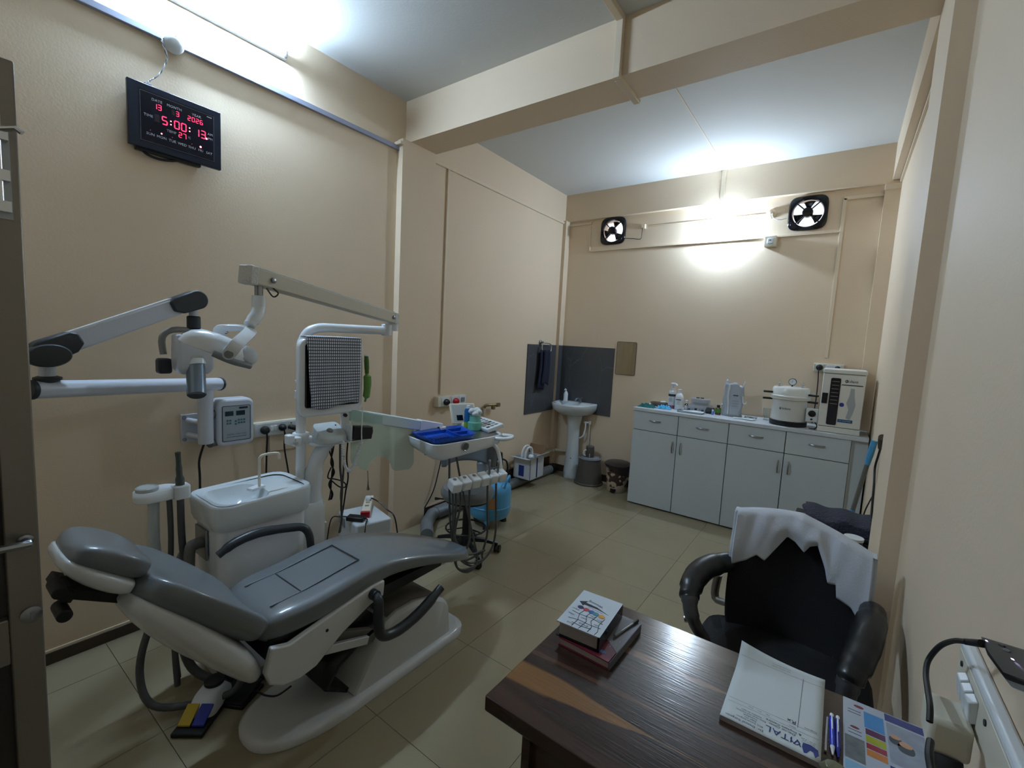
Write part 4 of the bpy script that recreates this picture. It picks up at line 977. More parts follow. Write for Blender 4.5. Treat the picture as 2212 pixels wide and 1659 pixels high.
obj('suction_elbow', M().tube([(.54, .80, .60), (.54, .755, .60), (.535, .72, .56), (.53, .71, .42)], .018, 12, smooth=4), GREYP, t)
obj('side_panel', M().box((.52, .782, .56), (.64, .792, .70)), STEEL, t, bevel=.003)
# pole foot, pole, bent arm
obj('column_base', M().loft([[(a, b, z) for a, b in rrect(.575, 1.29, hx, hx, .05)] for z, hx in ((0, .085), (.66, .080), (.69, .072))]), WGLOSS, t, smooth=50)
obj('curved_support', M().tube([(.59, 1.31, .66), (.59, 1.315, .80), (.60, 1.335, .92), (.615, 1.39, 1.0), (.62, 1.43, 1.02)], [.052, .047, .040, .033, .026], 16, smooth=5), WGLOSS, t)
obj('pole', M().tube([(.56, 1.262, .66), (.56, 1.262, 1.20), (.56, 1.262, 1.50), (.562, 1.270, 1.555), (.568, 1.295, 1.600), (.578, 1.340, 1.622), (.588, 1.39, 1.627), (.602, 1.51, 1.628), (.63, 1.745, 1.630)], .0245, 16, smooth=5), WGLOSS, t)
obj('pole_end', M().cyl((.632, 1.750, 1.600), (.632, 1.750, 1.668), .031, n=16), WGLOSS, t, bevel=.004)
obj('pole_ring', M().lathe([(.028, 0), (.030, .002), (.030, .010), (.028, .012)], (.56, 1.262, 1.335), n=18), WGLOSS, t)
obj('pole_hook', M().box((.565, 1.222, 1.25), (.58, 1.245, 1.295)), WGLOSS, t, bevel=.003)
# clamps
mb = M(); mb.lathe([(.040, 0), (.042, .004), (.042, .046), (.040, .05)], (.56, 1.262, 1.015), n=18); obj('clamp', mb, WPLAS, t)
for dy, z in ((-.075, 1.02), (-.040, 1.005)):
    obj('clamp_block', M().box((.565, 1.262 + dy - .018, z), (.615, 1.262 + dy + .016, z + .050)), WPLAS, t, bevel=.006)
obj('clamp_screw', M().cyl((.615, 1.20, 1.03), (.635, 1.20, 1.03), .009, n=10), CHROME, t)
obj('shelf', M().prism(rpoly([(.555, 1.29), (.655, 1.285), (.690, 1.42), (.655, 1.50), (.565, 1.50)], .05), XY, 1.000, 1.014), WPLAS, t, bevel=.004)
obj('shelf_arm', M().beam((.57, 1.27, 1.03), (.60, 1.36, 1.02), .05, .035), WPLAS, t, bevel=.008)
# film viewer panel on the pole
pv = obj('viewer_panel', M().prism(rrect(1.395, 1.365, .186, .205, .045), YZ, .600, .645), WGLOSS, t, bevel=.010, seg=3)
obj('viewer_screen', M().prism(rrect(1.395, 1.375, .160, .165, .012), YZ, .6455, .648), BLACKG, pv)
obj('pillar_joint', M().cyl((.62, 1.485, 1.165), (.62, 1.485, 1.02), .024, n=14), WGLOSS, t)
obj('joint_knob', M().cyl((.64, 1.47, 1.15), (.655, 1.468, 1.15), .010, n=10), BLACK, t)

# delivery arm (holds the instrument table)
dl = thing('instrument_table', 'white instrument table on a swing arm over the foot of the dental chair', 'instrument table', (.84, 2.2, .85))
pa, pb = Vector((.615, 1.50, 1.150)), Vector((.66, 2.13, 1.000))
PALE = mat('pale_blue_white_enamel', (206, 222, 224), .25, coat=.2)
obj('swing_arm', M().beam(tuple(pa), tuple(pb), .050, .066), PALE, dl, bevel=.006)
dv = (pb - pa).normalized()
obj('arm_joint', M().beam(tuple(pb - dv * .13), tuple(pb + dv * .06), .060, .074), WGLOSS, dl, bevel=.006)
obj('arm_screw', M().lathe([(.010, 0), (.010, .006), (.006, .008)], tuple(pb + dv * .02 + Vector((.031, 0, .0))), (1, 0, 0), n=10), BLACK, dl)
obj('table_post', M().cyl((.69, 2.185, .86), (.69, 2.185, 1.0), .030, n=16), WGLOSS, dl)
TP = [(.640, 1.905), (.985, 1.835), (1.050, 2.30), (1.035, 2.43), (.66, 2.56)]
mb = M()
def scal(pts, k): 
    c = Vector((sum(p[0] for p in pts) / len(pts), sum(p[1] for p in pts) / len(pts)))
    return [tuple(c + (Vector(p) - c) * k) for p in pts]
RP = rpoly(TP, .07)
def tz(p, z0, k): return z0 - k * max(0.0, min(1.0, (1.0 - abs(p[1] - 2.0) / .35))) * max(0, (p[0] - .8) / .2)
def lowz(p, z): return z - .034 * max(0.0, 1 - ((p[0] - .985) ** 2 + ((p[1] - 1.92) / 1.6) ** 2) ** .5 / .30)
mb.loft([[(p[0], p[1], lowz(p, .905)) for p in scal(RP, .86)], [(p[0], p[1], lowz(p, .914)) for p in scal(RP, .95)], [(p[0], p[1], lowz(p, .936)) for p in scal(RP, .992)], [(p[0], p[1], .958) for p in RP], [(p[0], p[1], .975) for p in scal(RP, 1.005)],
         [(p[0], p[1], .978) for p in scal(RP, .985)], [(p[0], p[1], .966) for p in scal(RP, .955)]])
obj('table_shell', mb, WGLOSS, dl, smooth=45)
obj('steel_insert', M().prism(scal(RP, .945), XY, .9665, .969), STEEL, dl)
g0 = Vector((1.012, 2.096, 0.930))
gd = Vector((.99, -.14, 0)).normalized()
g0 = Vector((1.022, 2.06, .945))
obj('gauge_rim', M().lathe([(.027, -.01), (.027, .004), (.024, .006), (.021, .003)], tuple(g0), tuple(gd), n=22), STEEL, dl)
obj('gauge_dial', M().lathe([(.021, .003), (.021, .0042), (.01, .0045)], tuple(g0), tuple(gd), n=22), mat('grey_dial', (96, 98, 96), .4), dl)
obj('handle_loop', M().tube([(1.045, 2.33, .960), (1.10, 2.345, .962), (1.118, 2.37, .964), (1.115, 2.42, .966), (1.09, 2.445, .966), (1.02, 2.44, .962)], .013, 10, smooth=4), WGLOSS, dl)
kp = obj('control_panel', M().obox((.80, 2.50, .998), (.155, -.052, 0), (.022, .062, .018), (-.003, -.006, .013)), WPLAS, dl, bevel=.006)
for i in range(7):
    for j in range(3):
        c = Vector((.80, 2.50, .998)) + Vector((.155, -.052, 0)) * (-.78 + .26 * i) + Vector((.022, .062, .018)) * (-.55 + .5 * j) + Vector((-.003, -.006, .0135))
        obj('key', M().obox(tuple(c), (.012, -.004, 0), (.004, .011, .003), (0, 0, .0015)), MIDGREY if (i + j) % 3 else DKGREY, kp)
for a, b in ((.80, 1.945), (.93, 1.95)): obj('underside_knob', M().cyl((a, b, .87), (a, b, .91), .012, n=10), BLACK, dl)
obj('bracket', M().tube([(1.0, 2.33, .925), (1.06, 2.335, .89), (1.10, 2.325, .80), (1.112, 2.31, .745)], .013, 10, smooth=4), WGLOSS, dl)
# handpiece holder
h0, h1 = Vector((1.045, 1.905, .735)), Vector((1.125, 2.335, .735)); hd = (h1 - h0).normalized(); hn = Vector((hd.y, -hd.x, 0)); HL = (h1 - h0).length
obj('holder_bar', M().obox(tuple((h0 + h1) / 2 + Vector((0, 0, -.006))), tuple(hd * HL * .47), tuple(hn * .026), (0, 0, .022)), mat('shadowed_white_plastic', (190, 192, 188), .4), dl, bevel=.006)
for k in range(6):
    a = h0 + hd * HL * ((k + .5) / 6)
    hk = obj('holder_block', M().obox(tuple(a + hn * .006), tuple(hd * HL / 12 * .90), tuple(hn * .034 + Vector((0, 0, -.014))), tuple(hn * .008 + Vector((0, 0, .030)))), OFFW if k == 9 else WPLAS, dl, bevel=.010, seg=3)
    if k in (0, 1, 2): obj('slot', M().lathe([(.011, 0), (.011, .0015)], tuple(a + Vector((0, 0, .036)) + hn * .004), tuple((hn * .3 + Vector((0, 0, 1))).normalized()), n=12), MIDGREY, hk)
for k, z in ((4, .10), (5, .085)):
    a = h0 + hd * HL * ((k + .1) / 6) + hn * .012
    obj('handpiece', M().tube([tuple(a + Vector((0, 0, -.03))), tuple(a + Vector((0, 0, .04))), tuple(a + Vector((.002, 0, z))), tuple(a + Vector((.010, -.012, z + .018)))], [.009, .008, .007, .008], 10, smooth=3), STEEL, dl)
for i, (k, low, back) in enumerate(((.35, .42, .02), (.65, .40, .035), (1.1, .44, .05), (2.1, .27, .10), (4.1, .215, .06), (5.1, .20, .08))):
    a = h0 + hd * HL * (k / 6) + Vector((0, 0, -.03)); 
    e = Vector((1.0, 1.93 + .012 * i, .60)); 
    if i < 3: pts = [a, a + Vector((-.004, .015, -.12)), Vector((1.035, 1.965 + .01 * i, low)), Vector((1.03, 1.98 + .01 * i, .30)), Vector((1.06, 1.99, .20)), Vector((1.10, 2.05, .165 + .01 * i)), Vector((1.10, 2.13, .21)), Vector((1.05, 2.12, .40)), Vector((.96, 2.10, .70)), Vector((.92, 2.08, .90))]
    else: pts = [a, a + Vector((.004, .004, -.15)), a + Vector((.008, .012, -.34)), a + Vector((.0, -.02, -.47)), Vector((1.105, 2.17 - .03 * (i - 4), low - .015)), Vector((1.085, 2.06, low)), Vector((1.05, 1.985, low + .09)), Vector((1.02, 1.96, .45)), Vector((1.0, 1.955, .70)), Vector((.985, 1.96, .91))]
    obj('handpiece_hose', M().tube([tuple(p) for p in pts], .0068, 8, smooth=6), HOSE, dl)
# translucent sheet hanging from the arm
SHEET = mat('pale_green_acrylic', (196, 226, 212), .10, alpha=.42, ior=1.3)
SP = [1.496, 0]
sh = [(0.655, 1.499, 1.182), (0.655, 1.965, 1.046), (0.655, 1.976, 0.781), (0.655, 1.946, 0.744), (0.655, 1.807, 0.761), (0.655, 1.787, 0.815), (0.655, 1.758, 0.853), (0.655, 1.712, 0.878), (0.655, 1.666, 0.870), (0.655, 1.630, 0.843), (0.655, 1.615, 0.804), (0.655, 1.548, 0.840), (0.655, 1.505, 0.873)]
t = single('acrylic_sheet', M().prism(rpoly([(p[1], p[2]) for p in sh], .03, 3), YZ, .652, .6555), SHEET, 'translucent pale green plastic sheet with an arched cut-out hanging from the swing arm', 'sheet')

# things on the table
BT = mat('royal_blue_plastic', (16, 78, 180), .35)
t = thing('compartment_tray', 'royal blue plastic tray with compartments on the instrument table', 'tray', (.82, 2.10, .97))
bpoly = rpoly([(.672, 1.925), (.945, 1.865), (.985, 2.205), (.715, 2.33)], .035)
mb = M(); mb.loft([[(p[0], p[1], .970) for p in scal(bpoly, .92)], [(p[0], p[1], .998) for p in scal(bpoly, 1.02)], [(p[0], p[1], 1.0) for p in scal(bpoly, 1.02)], [(p[0], p[1], .996) for p in scal(bpoly, .97)], [(p[0], p[1], .974) for p in scal(bpoly, .90)]])
obj('tray_shell', mb, BT, t, smooth=40)
def rib(p, q): obj('rib', M().beam((p[0], p[1], .984), (q[0], q[1], .984), .006, .020), BT, t)
rib((.715, 1.93), (.762, 2.30)); rib((.735, 2.17), (.955, 2.10)); rib((.845, 2.14), (.865, 2.26))
for k in range(9):
    y = 1.935 + .018 * k; obj('ridge', M().beam((.80, y + .02, .979), (.885, y, .979), .005, .008), BT, t)
sc_ = Vector((.738, 2.395, .969))
t = thing('spray_can', 'blue and green spray can standing on the instrument table', 'can', tuple(sc_))
CANM = mat('blue_printed_can', (30, 104, 166), .3, metal=.3)
obj('can_body', M().lathe([(.026, 0), (.027, .003), (.027, .128), (.022, .142), (.012, .146)], tuple(sc_), n=20), CANM, t)
obj('green_band', M().lathe([(.0274, .010), (.0274, .050), (.027, .050)], tuple(sc_), n=20), mat('lime_green_print', (120, 160, 50), .35), t)
obj('cap', M().lathe([(.013, .144), (.014, .150), (.012, .166), (.004, .168)], tuple(sc_), n=14), WPLAS, t)
jc = Vector((.80, 2.40, .969))
TJ = mat('teal_clear_plastic', (120, 200, 178), .15, alpha=.72)
t = thing('cotton_jar', 'teal plastic jar heaped with white cotton on the instrument table', 'jar', tuple(jc))
obj('jar_body', M().lathe([(.044, 0), (.050, .004), (.050, .055), (.040, .060), (.038, .10), (.042, .104)], tuple(jc), n=24), TJ, t)
mb = M()
for k in range(7): a = k * .9; mb.sph((jc.x + .026 * cos(a) * (k > 0), jc.y + .026 * sin(a) * (k > 0), jc.z + .118 + .010 * (k % 3)), (.024, .024, .019), 10, 7)
obj('cotton', mb, PAPER, t)
fv = Vector((.60, 2.45, 1.0))
t = thing('apex_locator', 'small white device with a dark screen tilted up behind the blue tray', 'device', (.66, 2.40, .969))
ax, az = Vector((.045, .085, 0)), Vector((-.028, .010, .070))
obj('housing', M().obox((.655, 2.435, 1.060), tuple(ax), tuple(az), tuple(ax.cross(az).normalized() * .010)), OFFW, t, bevel=.006)
nn = ax.cross(az).normalized()
obj('screen', M().obox(tuple(Vector((.655, 2.435, 1.060)) - ax * .35 - az * .42 + nn * .0105), tuple(ax * .24), tuple(az * .26), tuple(nn * .0012)), BLACKG, t)
obj('face_plate', M().obox(tuple(Vector((.655, 2.435, 1.060)) + nn * .0100), tuple(ax * .86), tuple(az * .84), tuple(nn * .0006)), mat('grey_white_face', (178, 180, 176), .4), t)
obj('stand', M().box((.635, 2.40, .969), (.70, 2.45, .998)), OFFW, t, bevel=.004)

# scaler on the shelf
t = thing('ultrasonic_scaler', 'pale grey wedge-shaped scaler unit on the pole shelf', 'device', (.62, 1.40, 1.014))
ALIT = mat('pale_grey_plastic', (188, 196, 196), .35)
def rr3(z, x0, x1, y0, y1, r): return [(a, b, z) for a, b in rrect((x0 + x1) / 2, (y0 + y1) / 2, (x1 - x0) / 2, (y1 - y0) / 2, r)]
mb = M(); mb.loft([rr3(1.015, .565, .690, 1.30, 1.475, .05), rr3(1.035, .565, .69, 1.298, 1.476, .05), [(a, b, 1.05 + .055 * max(0, min(1, (.67 - a) / .1))) for a, b, z in rr3(0, .567, .675, 1.315, 1.465, .03)]])
obj('housing', mb, ALIT, t, smooth=50)
obj('dial', M().lathe([(.018, 0), (.018, .006), (.013, .012)], (.632, 1.385, 1.068), (.45, 0, .9), n=18), MIDGREY, t)
obj('lamp', M().lathe([(.004, 0), (.004, .003)], (.60, 1.44, 1.09), (.45, 0, .9), n=10), BLACK, t)
t = thing('camera_box', 'black box-shaped device beside the coiled white cord', 'device', (.675, 1.55, 1.03))
obj('housing', M().obox((.685, 1.545, 1.050), (0, .062, -.008), (.025, 0, 0), (0, .004, .036)), BLACK, t, bevel=.005)
obj('loop', M().tube([(.685, 1.602, 1.06), (.685, 1.622, 1.055), (.685, 1.620, 1.03), (.685, 1.602, 1.028)], .004, 7, smooth=4), BLACK, t)
obj('white_bracket', M().box((.62, 1.455, 1.004), (.70, 1.585, 1.010)), WPLAS, t, bevel=.002)
obj('bracket_upright', M().box((.64, 1.472, 1.01), (.70, 1.482, 1.10)), WPLAS, t, bevel=.003)
# coiled cord as a fine helix along a hanging curve
t = thing('coiled_cord', 'white coiled cord hanging in a loop below the checked towel', 'cord', (.66, 1.52, .80))
P_ = catmull([Vector(p) for p in ((0.712, 1.412, 1.026), (0.712, 1.419, 0.927), (0.712, 1.437, 0.867), (0.712, 1.461, 0.849), (0.712, 1.484, 0.876), (0.712, 1.506, 0.937), (0.712, 1.532, 0.999))], 60)
pts = []
for i, p in enumerate(P_):
    tn = (P_[min(i + 1, len(P_) - 1)] - P_[max(i - 1, 0)]).normalized(); n1 = tn.cross(Vector((1, 0, 0))).normalized(); n2 = Vector((1, 0, 0)); a = i * .95
    pts.append(tuple(p + n1 * .0065 * cos(a) + n2 * .0065 * sin(a)))
obj('coil', M().tube(pts, .0030, 5), WPLAS, t)
obj('lead', M().tube([(0.712, 1.532, 0.999), (0.712, 1.530, 1.066), (0.700, 1.541, 1.129), (0.680, 1.557, 1.190)], .0035, 7, smooth=4), WPLAS, t)
# hanging cords
t = thing('dangling_leads', 'grey and black cords hanging from the pole shelf down to the floor box', 'cord', (.62, 1.5, .5))
for pts, r, m_ in ((((0.630, 1.452, 0.997), (0.630, 1.454, 0.851), (0.620, 1.474, 0.736), (0.600, 1.484, 0.620), (0.550, 1.521, 0.511), (0.500, 1.540, 0.404)), .0065, HOSE),
                   (((0.630, 1.477, 0.913), (0.630, 1.473, 0.793), (0.600, 1.480, 0.676), (0.550, 1.523, 0.553), (0.500, 1.546, 0.408)), .0055, HOSE),
                   (((0.620, 1.508, 1.000), (0.620, 1.501, 0.893), (0.610, 1.519, 0.778), (0.600, 1.512, 0.695), (0.550, 1.532, 0.579), (0.500, 1.549, 0.460)), .0045, BLACK)):
    obj('cord', M().tube(pts, r, 8, smooth=6), m_, t)
t = thing('cable_bundle', 'knotted black cable bundle hanging under the pole shelf', 'cable', (.60, 1.42, .9))
for k, o in enumerate((-.005, .004, .010)):
    obj('strand', M().tube([(.60, 1.425 + o, 1.0), (.602, 1.412 + o * 1.5, .95), (.604, 1.422 - o, .88), (.602, 1.426 + o, .82), (.60, 1.414 - o, .76), (.598, 1.42 + o, .70), (.597, 1.412 + o, .665)], .0038, 7, smooth=6), BLACK, t)
obj('loop', M().tube([(.604, 1.415, .855), (.61, 1.395, .825), (.612, 1.392, .800), (.61, 1.42, .790), (.612, 1.475, .765), (.614, 1.502, .738), (.612, 1.495, .722), (.61, 1.46, .735), (.606, 1.42, .775)], .0038, 7, smooth=6), BLACK, t)

# checked towel over the viewer
t = None
CHK = mat('checked_towel', (60, 62, 72), .85, bump=.4, bscale=260)
nt = CHK.node_tree; p = nt.nodes['Principled BSDF']; tc = nt.nodes.new('ShaderNodeTexCoord'); sp_ = nt.nodes.new('ShaderNodeSeparateXYZ')
nt.links.new(tc.outputs['Object'], sp_.inputs[0])
def stripe(out, per, frac):
    a = nt.nodes.new('ShaderNodeMath'); a.operation = 'DIVIDE'; a.inputs[1].default_value = per
    b = nt.nodes.new('ShaderNodeMath'); b.operation = 'FRACT'; c = nt.nodes.new('ShaderNodeMath'); c.operation = 'GREATER_THAN'; c.inputs[1].default_value = frac
    nt.links.new(out, a.inputs[0]); nt.links.new(a.outputs[0], b.inputs[0]); nt.links.new(b.outputs[0], c.inputs[0]); return c.outputs[0]
s1 = stripe(sp_.outputs['Y'], .0115, .36); s2 = stripe(sp_.outputs['Z'], .0162, .28)
ml = nt.nodes.new('ShaderNodeMath'); ml.operation = 'MULTIPLY'; nt.links.new(s1, ml.inputs[0]); nt.links.new(s2, ml.inputs[1])
mx = nt.nodes.new('ShaderNodeMix'); mx.data_type = 'RGBA'; mx.inputs[6].default_value = srgb(56, 60, 74); mx.inputs[7].default_value = srgb(214, 218, 224)
nt.links.new(ml.outputs[0], mx.inputs[0]); nt.links.new(mx.outputs[2], p.inputs['Base Color'])
mb = M()
def f(u, v):
    y = 1.240 + .312 * u + .012 * (v - .4) * (1 - 2 * u) + .012 * v * (u < .02)
    w_ = .004 * sin(9 * u + 3 * v) + .003 * sin(17 * u - 5 * v)
    if v < .12: a = v / .12; return (.598 + .058 * a, y, 1.578 + .004 * sin(pi * a))
    b = (v - .12) / .88
    return (.658 + .006 * b + w_ * b, y, 1.576 - .365 * b - .012 * sin(6 * u) * b)
single('checked_towel', mb.grid(26, 26, f), CHK, 'black and white checked towel draped over the white viewer panel', 'towel', solid=.005)
# green brush hanging on the right edge
t = thing('green_brush', 'green plastic brush hanging at the right edge of the white viewer panel', 'brush', (.64, 1.60, 1.36))
obj('brush_handle', M().tube([(.650, 1.597, 1.480), (.652, 1.600, 1.42), (.652, 1.602, 1.38)], [.012, .014, .012], 10, smooth=4), mat('dark_green_plastic', (74, 110, 40), .4), t)
obj('brush_head', M().tube([(.652, 1.601, 1.385), (.654, 1.606, 1.33), (.652, 1.603, 1.26), (.65, 1.594, 1.215)], [.010, .022, .020, .006], 12, smooth=4), mat('leaf_green_plastic', (104, 150, 70), .4), t)
obj('hanger', M().lathe([(.012, 0), (.013, .004), (.006, .01)], (.650, 1.597, 1.478), n=10), WPLAS, t)

# operating light
t = thing('operating_light', 'white dental operating lamp on a cream arm above the chair', 'lamp', (.63, 1.72, 1.70))
q0 = Vector((0.640, 1.792, 1.705)); q1 = Vector((1.020, 0.792, 1.808))
ld = (q1 - q0).normalized()
obj('lamp_arm', M().beam(tuple(q0 - ld * .02), tuple(q1), .055, .064), IVORY, t, bevel=.006)
TAPE = mat('frayed_white_wrap', (206, 204, 196), .8, bump=.6, bscale=120)
for q, s_ in ((q0, 1), (q1, -1)):
    c = q + ld * s_ * .012; obj('wrapped_end', M().beam(tuple(c - ld * .020), tuple(c + ld * .020), .060, .070), TAPE, t, bevel=.006)
obj('arm_top_wrap', M().beam(tuple(q0 + ld * .03 + Vector((0, 0, .033))), tuple(q1 - ld * .01 + Vector((0, 0, .033))), .050, .006), TAPE, t, bevel=.002)
obj('swivel', M().cyl(tuple(q0 + Vector((0, .0, -.075))), tuple(q0 + Vector((0, 0, -.02))), .028, n=14), WGLOSS, t)
for q in (q0 + ld * .05, q1 - ld * .10):
    obj('pivot_bolt', M().lathe([(.011, 0), (.011, .008), (.007, .010)], tuple(q + Vector((ld.y, -ld.x, 0)).normalized() * -.028), tuple(-Vector((ld.y, -ld.x, 0)).normalized()), n=12), STEEL, t)
r0 = Vector((1.000, 0.847, 1.785)); r1 = Vector((1.000, 0.847, 1.733))
obj('steel_rod', M().cyl(tuple(r0 + Vector((0, 0, .02))), tuple(r1), .015, n=14), STEEL, t)
obj('wire_tuft', M().tube([tuple(r0 + Vector((.02, .02, -.02))), tuple(r0 + Vector((.02, .045, -.050))), tuple(r0 + Vector((.02, .065, -.035))), tuple(r0 + Vector((.02, .045, -.018)))], .003, 6, smooth=4), BLACK, t)
obj('elbow', M().tube([tuple(r1 + Vector((0, 0, .002))), (1.000, 0.847, 1.690), (1.010, 0.839, 1.668), (1.020, 0.821, 1.646), (1.030, 0.798, 1.620)], [.024, .025, .025, .024, .021], 14, smooth=4), WGLOSS, t)
# yoke and head.  head axes: along L (left-top to right-bottom), front normal F
hc = Vector((1.040, 0.684, 1.535))
Lx = (Vector((1.070, 0.796, 1.484)) - Vector((1.010, 0.609, 1.561))).normalized()
Fz = Vector((-.20, -.34, -.90)); Fz = (Fz - Lx * Fz.dot(Lx)).normalized(); Wy = Fz.cross(Lx).normalized()
LS = .76
def hp(a, b, c): return tuple(hc + (Lx * a + Wy * b + Fz * c) * LS)
def ering(c, ra, rb, da=0.0, n=32, e=.85): return [hp(da + ra * math.copysign(abs(cos(2 * pi * k / n)) ** e, cos(2 * pi * k / n)), rb * math.copysign(abs(sin(2 * pi * k / n)) ** e, sin(2 * pi * k / n)), c) for k in range(n)]
obj('reflector_shell', M().loft([ering(-.062, .03, .02), ering(-.056, .080, .05), ering(-.036, .118, .072), ering(-.008, .140, .086), ering(.022, .148, .090), ering(.024, .142, .085), ering(.008, .130, .076), ering(-.02, .10, .055), ering(-.03, .03, .02)]), WGLOSS, t, smooth=60)
obj('front_glass', M().loft([ering(.016, .134, .078), ering(.020, .134, .078)]), CLEAR, t)
obj('grey_rim_bar', M().tube([hp(-.01, .098, .020), hp(.07, .100, .026), hp(.152, .05, .026)], .011, 10, smooth=5), MIDGREY, t)
obj('side_pivot', M().cyl(hp(.045, .088, -.005), hp(.045, .122, -.002), .020, n=18), WPLAS, t)
obj('pivot_cap', M().cyl(hp(.045, .122, -.002), hp(.045, .128, -.002), .014, n=18), MIDGREY, t)
ey = Vector((1.030, 0.794, 1.617))
def ymix(p, q, k): return tuple(Vector(p) * (1 - k) + Vector(q) * k)
mb = M()
def band(pts, wv, th=.006):
    P2 = catmull([Vector(p) for p in pts], 6); rings = []
    for i, p in enumerate(P2):
        tn = (P2[min(i + 1, len(P2) - 1)] - P2[max(i - 1, 0)]).normalized(); s_ = Vector(wv); s_ = (s_ - tn * s_.dot(tn)); k_ = s_.length; s_.normalize(); n_ = tn.cross(s_)
        rings.append([tuple(p + s_ * k_ + n_ * th), tuple(p - s_ * k_ + n_ * th), tuple(p - s_ * k_ - n_ * th), tuple(p + s_ * k_ - n_ * th)])
    return rings
obj('yoke', M().loft(band([hp(.045, .115, -.004), hp(.06, .112, -.06), tuple(ey + Vector((.02, .0, -.015))), tuple(ey + Vector((-.03, -.04, -.01))), hp(-.01, -.10, -.07), hp(.03, -.112, -.004)], Lx * .022)), WGLOSS, t, bevel=.003)
obj('frosted_guard', M().loft([ering(.02, .05, .05, .115), ering(.0, .058, .062, .118), ering(-.035, .05, .052, .118), ering(-.055, .02, .02, .118)]), mat('frosted_plastic', (214, 220, 224), .5, alpha=.75), t, smooth=60)
# assistant's holder at the left of the unit
t = thing('assistant_holder', 'white round holder with a suction handpiece left of the spittoon cabinet', 'holder', (.52, .62, 0))
ah = Vector((0.520, 0.621, 0.888))
obj('holder_disc', M().loft([[(ah.x + a, ah.y + b, z) for a, b in rrect(0, .02, .052, .078, .05)] for z in (ah.z - .035, ah.z + .008, ah.z + .012)]), WPLAS, t, bevel=.004)
obj('round_insert', M().lathe([(.036, 0), (.040, .003), (.040, .016), (.034, .020), (.030, .016)], (ah.x + .004, ah.y - .012, ah.z + .010), n=24), ALIT, t)
obj('slot_block', M().loft([[(ah.x + a, ah.y + b, z) for a, b in rrect(.03, .10, .034, .03, .015)] for z in (ah.z - .04, ah.z + .018)]), WPLAS, t, bevel=.003)
obj('suction_handpiece', M().tube([(ah.x + .03, ah.y + .098, ah.z - .02), (ah.x + .03, ah.y + .098, ah.z + .03), (ah.x + .03, ah.y + .096, ah.z + .075), (ah.x + .03, ah.y + .094, ah.z + .13), (ah.x + .03, ah.y + .092, ah.z + .165)], [.018, .017, .012, .010, .011], 12, smooth=3), mat('grey_green_plastic', (72, 80, 78), .4), t)
obj('stem', M().tube([(ah.x, ah.y + .01, ah.z - .034), (ah.x, ah.y + .012, .62), (ah.x + .005, ah.y + .05, .50), (ah.x + .02, ah.y + .14, .44), (.53, .80, .43)], .021, 14, smooth=5), ALIT, t)
obj('suction_tube', M().tube([(ah.x + .03, ah.y + .098, ah.z - .03), (ah.x + .03, ah.y + .10, ah.z - .2), (ah.x + .025, ah.y + .11, .45), (ah.x + .03, ah.y + .10, .12), (ah.x + .07, ah.y + .14, .02)], .014, 10, smooth=5), HOSE, t)
obj('suction_tube', M().tube([(ah.x + .02, ah.y + .06, ah.z - .03), (ah.x + .015, ah.y + .065, ah.z - .22), (ah.x + .02, ah.y + .055, .35), (ah.x + .05, ah.y + .07, .02)], .011, 10, smooth=5), HOSE, t)

# ============================================================ WALL X-RAY UNIT
t = thing('xray_unit', 'white wall-mounted dental x-ray with folded scissor arm and dark joint covers', 'x-ray unit', (0, .92, 1.1))
XW = mat('lilac_white_enamel', (200, 204, 212), .3, coat=.2)
XG = mat('charcoal_cover', (44, 48, 52), .5)
obj('wall_plate', M().box((.001, .898, .968), (.012, .998, 1.122)), XW, t, bevel=.003)
for y, z in ((.912, 1.105), (.912, .985), (.985, 1.105)): obj('plate_bolt', M().lathe([(.010, 0), (.010, .006), (.006, .008)], (.012, y, z), (1, 0, 0), n=10), STEEL, t)
for z in (1.01, 1.09): obj('bracket', M().cyl((.012, .93, z), (.12, .955, z), .014, n=10), XW, t)
obj('post', M().cyl((.13, .972, .975), (.13, .972, 1.285), .036, n=20), XW, t, bevel=.004)
T0, T1 = Vector((0.150, 0.993, 1.297)), Vector((0.500, 0.295, 1.347))
obj('post_collar', M().cyl((.13, .972, 1.285), tuple(Vector((.13, .985, 1.305))), .030, n=16), XG, t)
td = (T1 - T0).normalized()
obj('horizontal_tube', M().cyl(tuple(T0 - td * .05), tuple(T1), .033, n=22), XW, t)
obj('tube_cap', M().cyl(tuple(T0 - td * .065), tuple(T0 - td * .05), .036, n=22), XG, t, bevel=.003)
obj('tube_cap', M().cyl(tuple(T1), tuple(T1 + td * .018), .036, n=22), XG, t, bevel=.003)
jl = T1 - td * .045
obj('riser', M().cyl(tuple(jl + Vector((0, 0, .02))), tuple(jl + Vector((0, 0, .12))), .024, n=16), XW, t)
obj('riser_collar', M().lathe([(.012, .018), (.040, .036), (.040, .045), (.026, .05)], tuple(jl), n=18), XG, t)
A0 = Vector((0.490, 0.339, 1.490)); A1 = Vector((0.420, 0.821, 1.716)); ad = (A1 - A0).normalized()
sdv = Vector((1, 0, 0)); sdv = (sdv - ad * sdv.dot(ad)).normalized(); au = ad.cross(sdv); au = au if au.z > 0 else -au
obj('scissor_arm', M().beam(tuple(A0 + ad * .04), tuple(A1 - ad * .02), .045, .070, tuple(au)), XW, t, bevel=.005)
obj('arm_top_strip', M().beam(tuple(A0 + ad * .06 + au * .037), tuple(A1 - ad * .08 + au * .037), .040, .006, tuple(au)), WGLOSS, t)
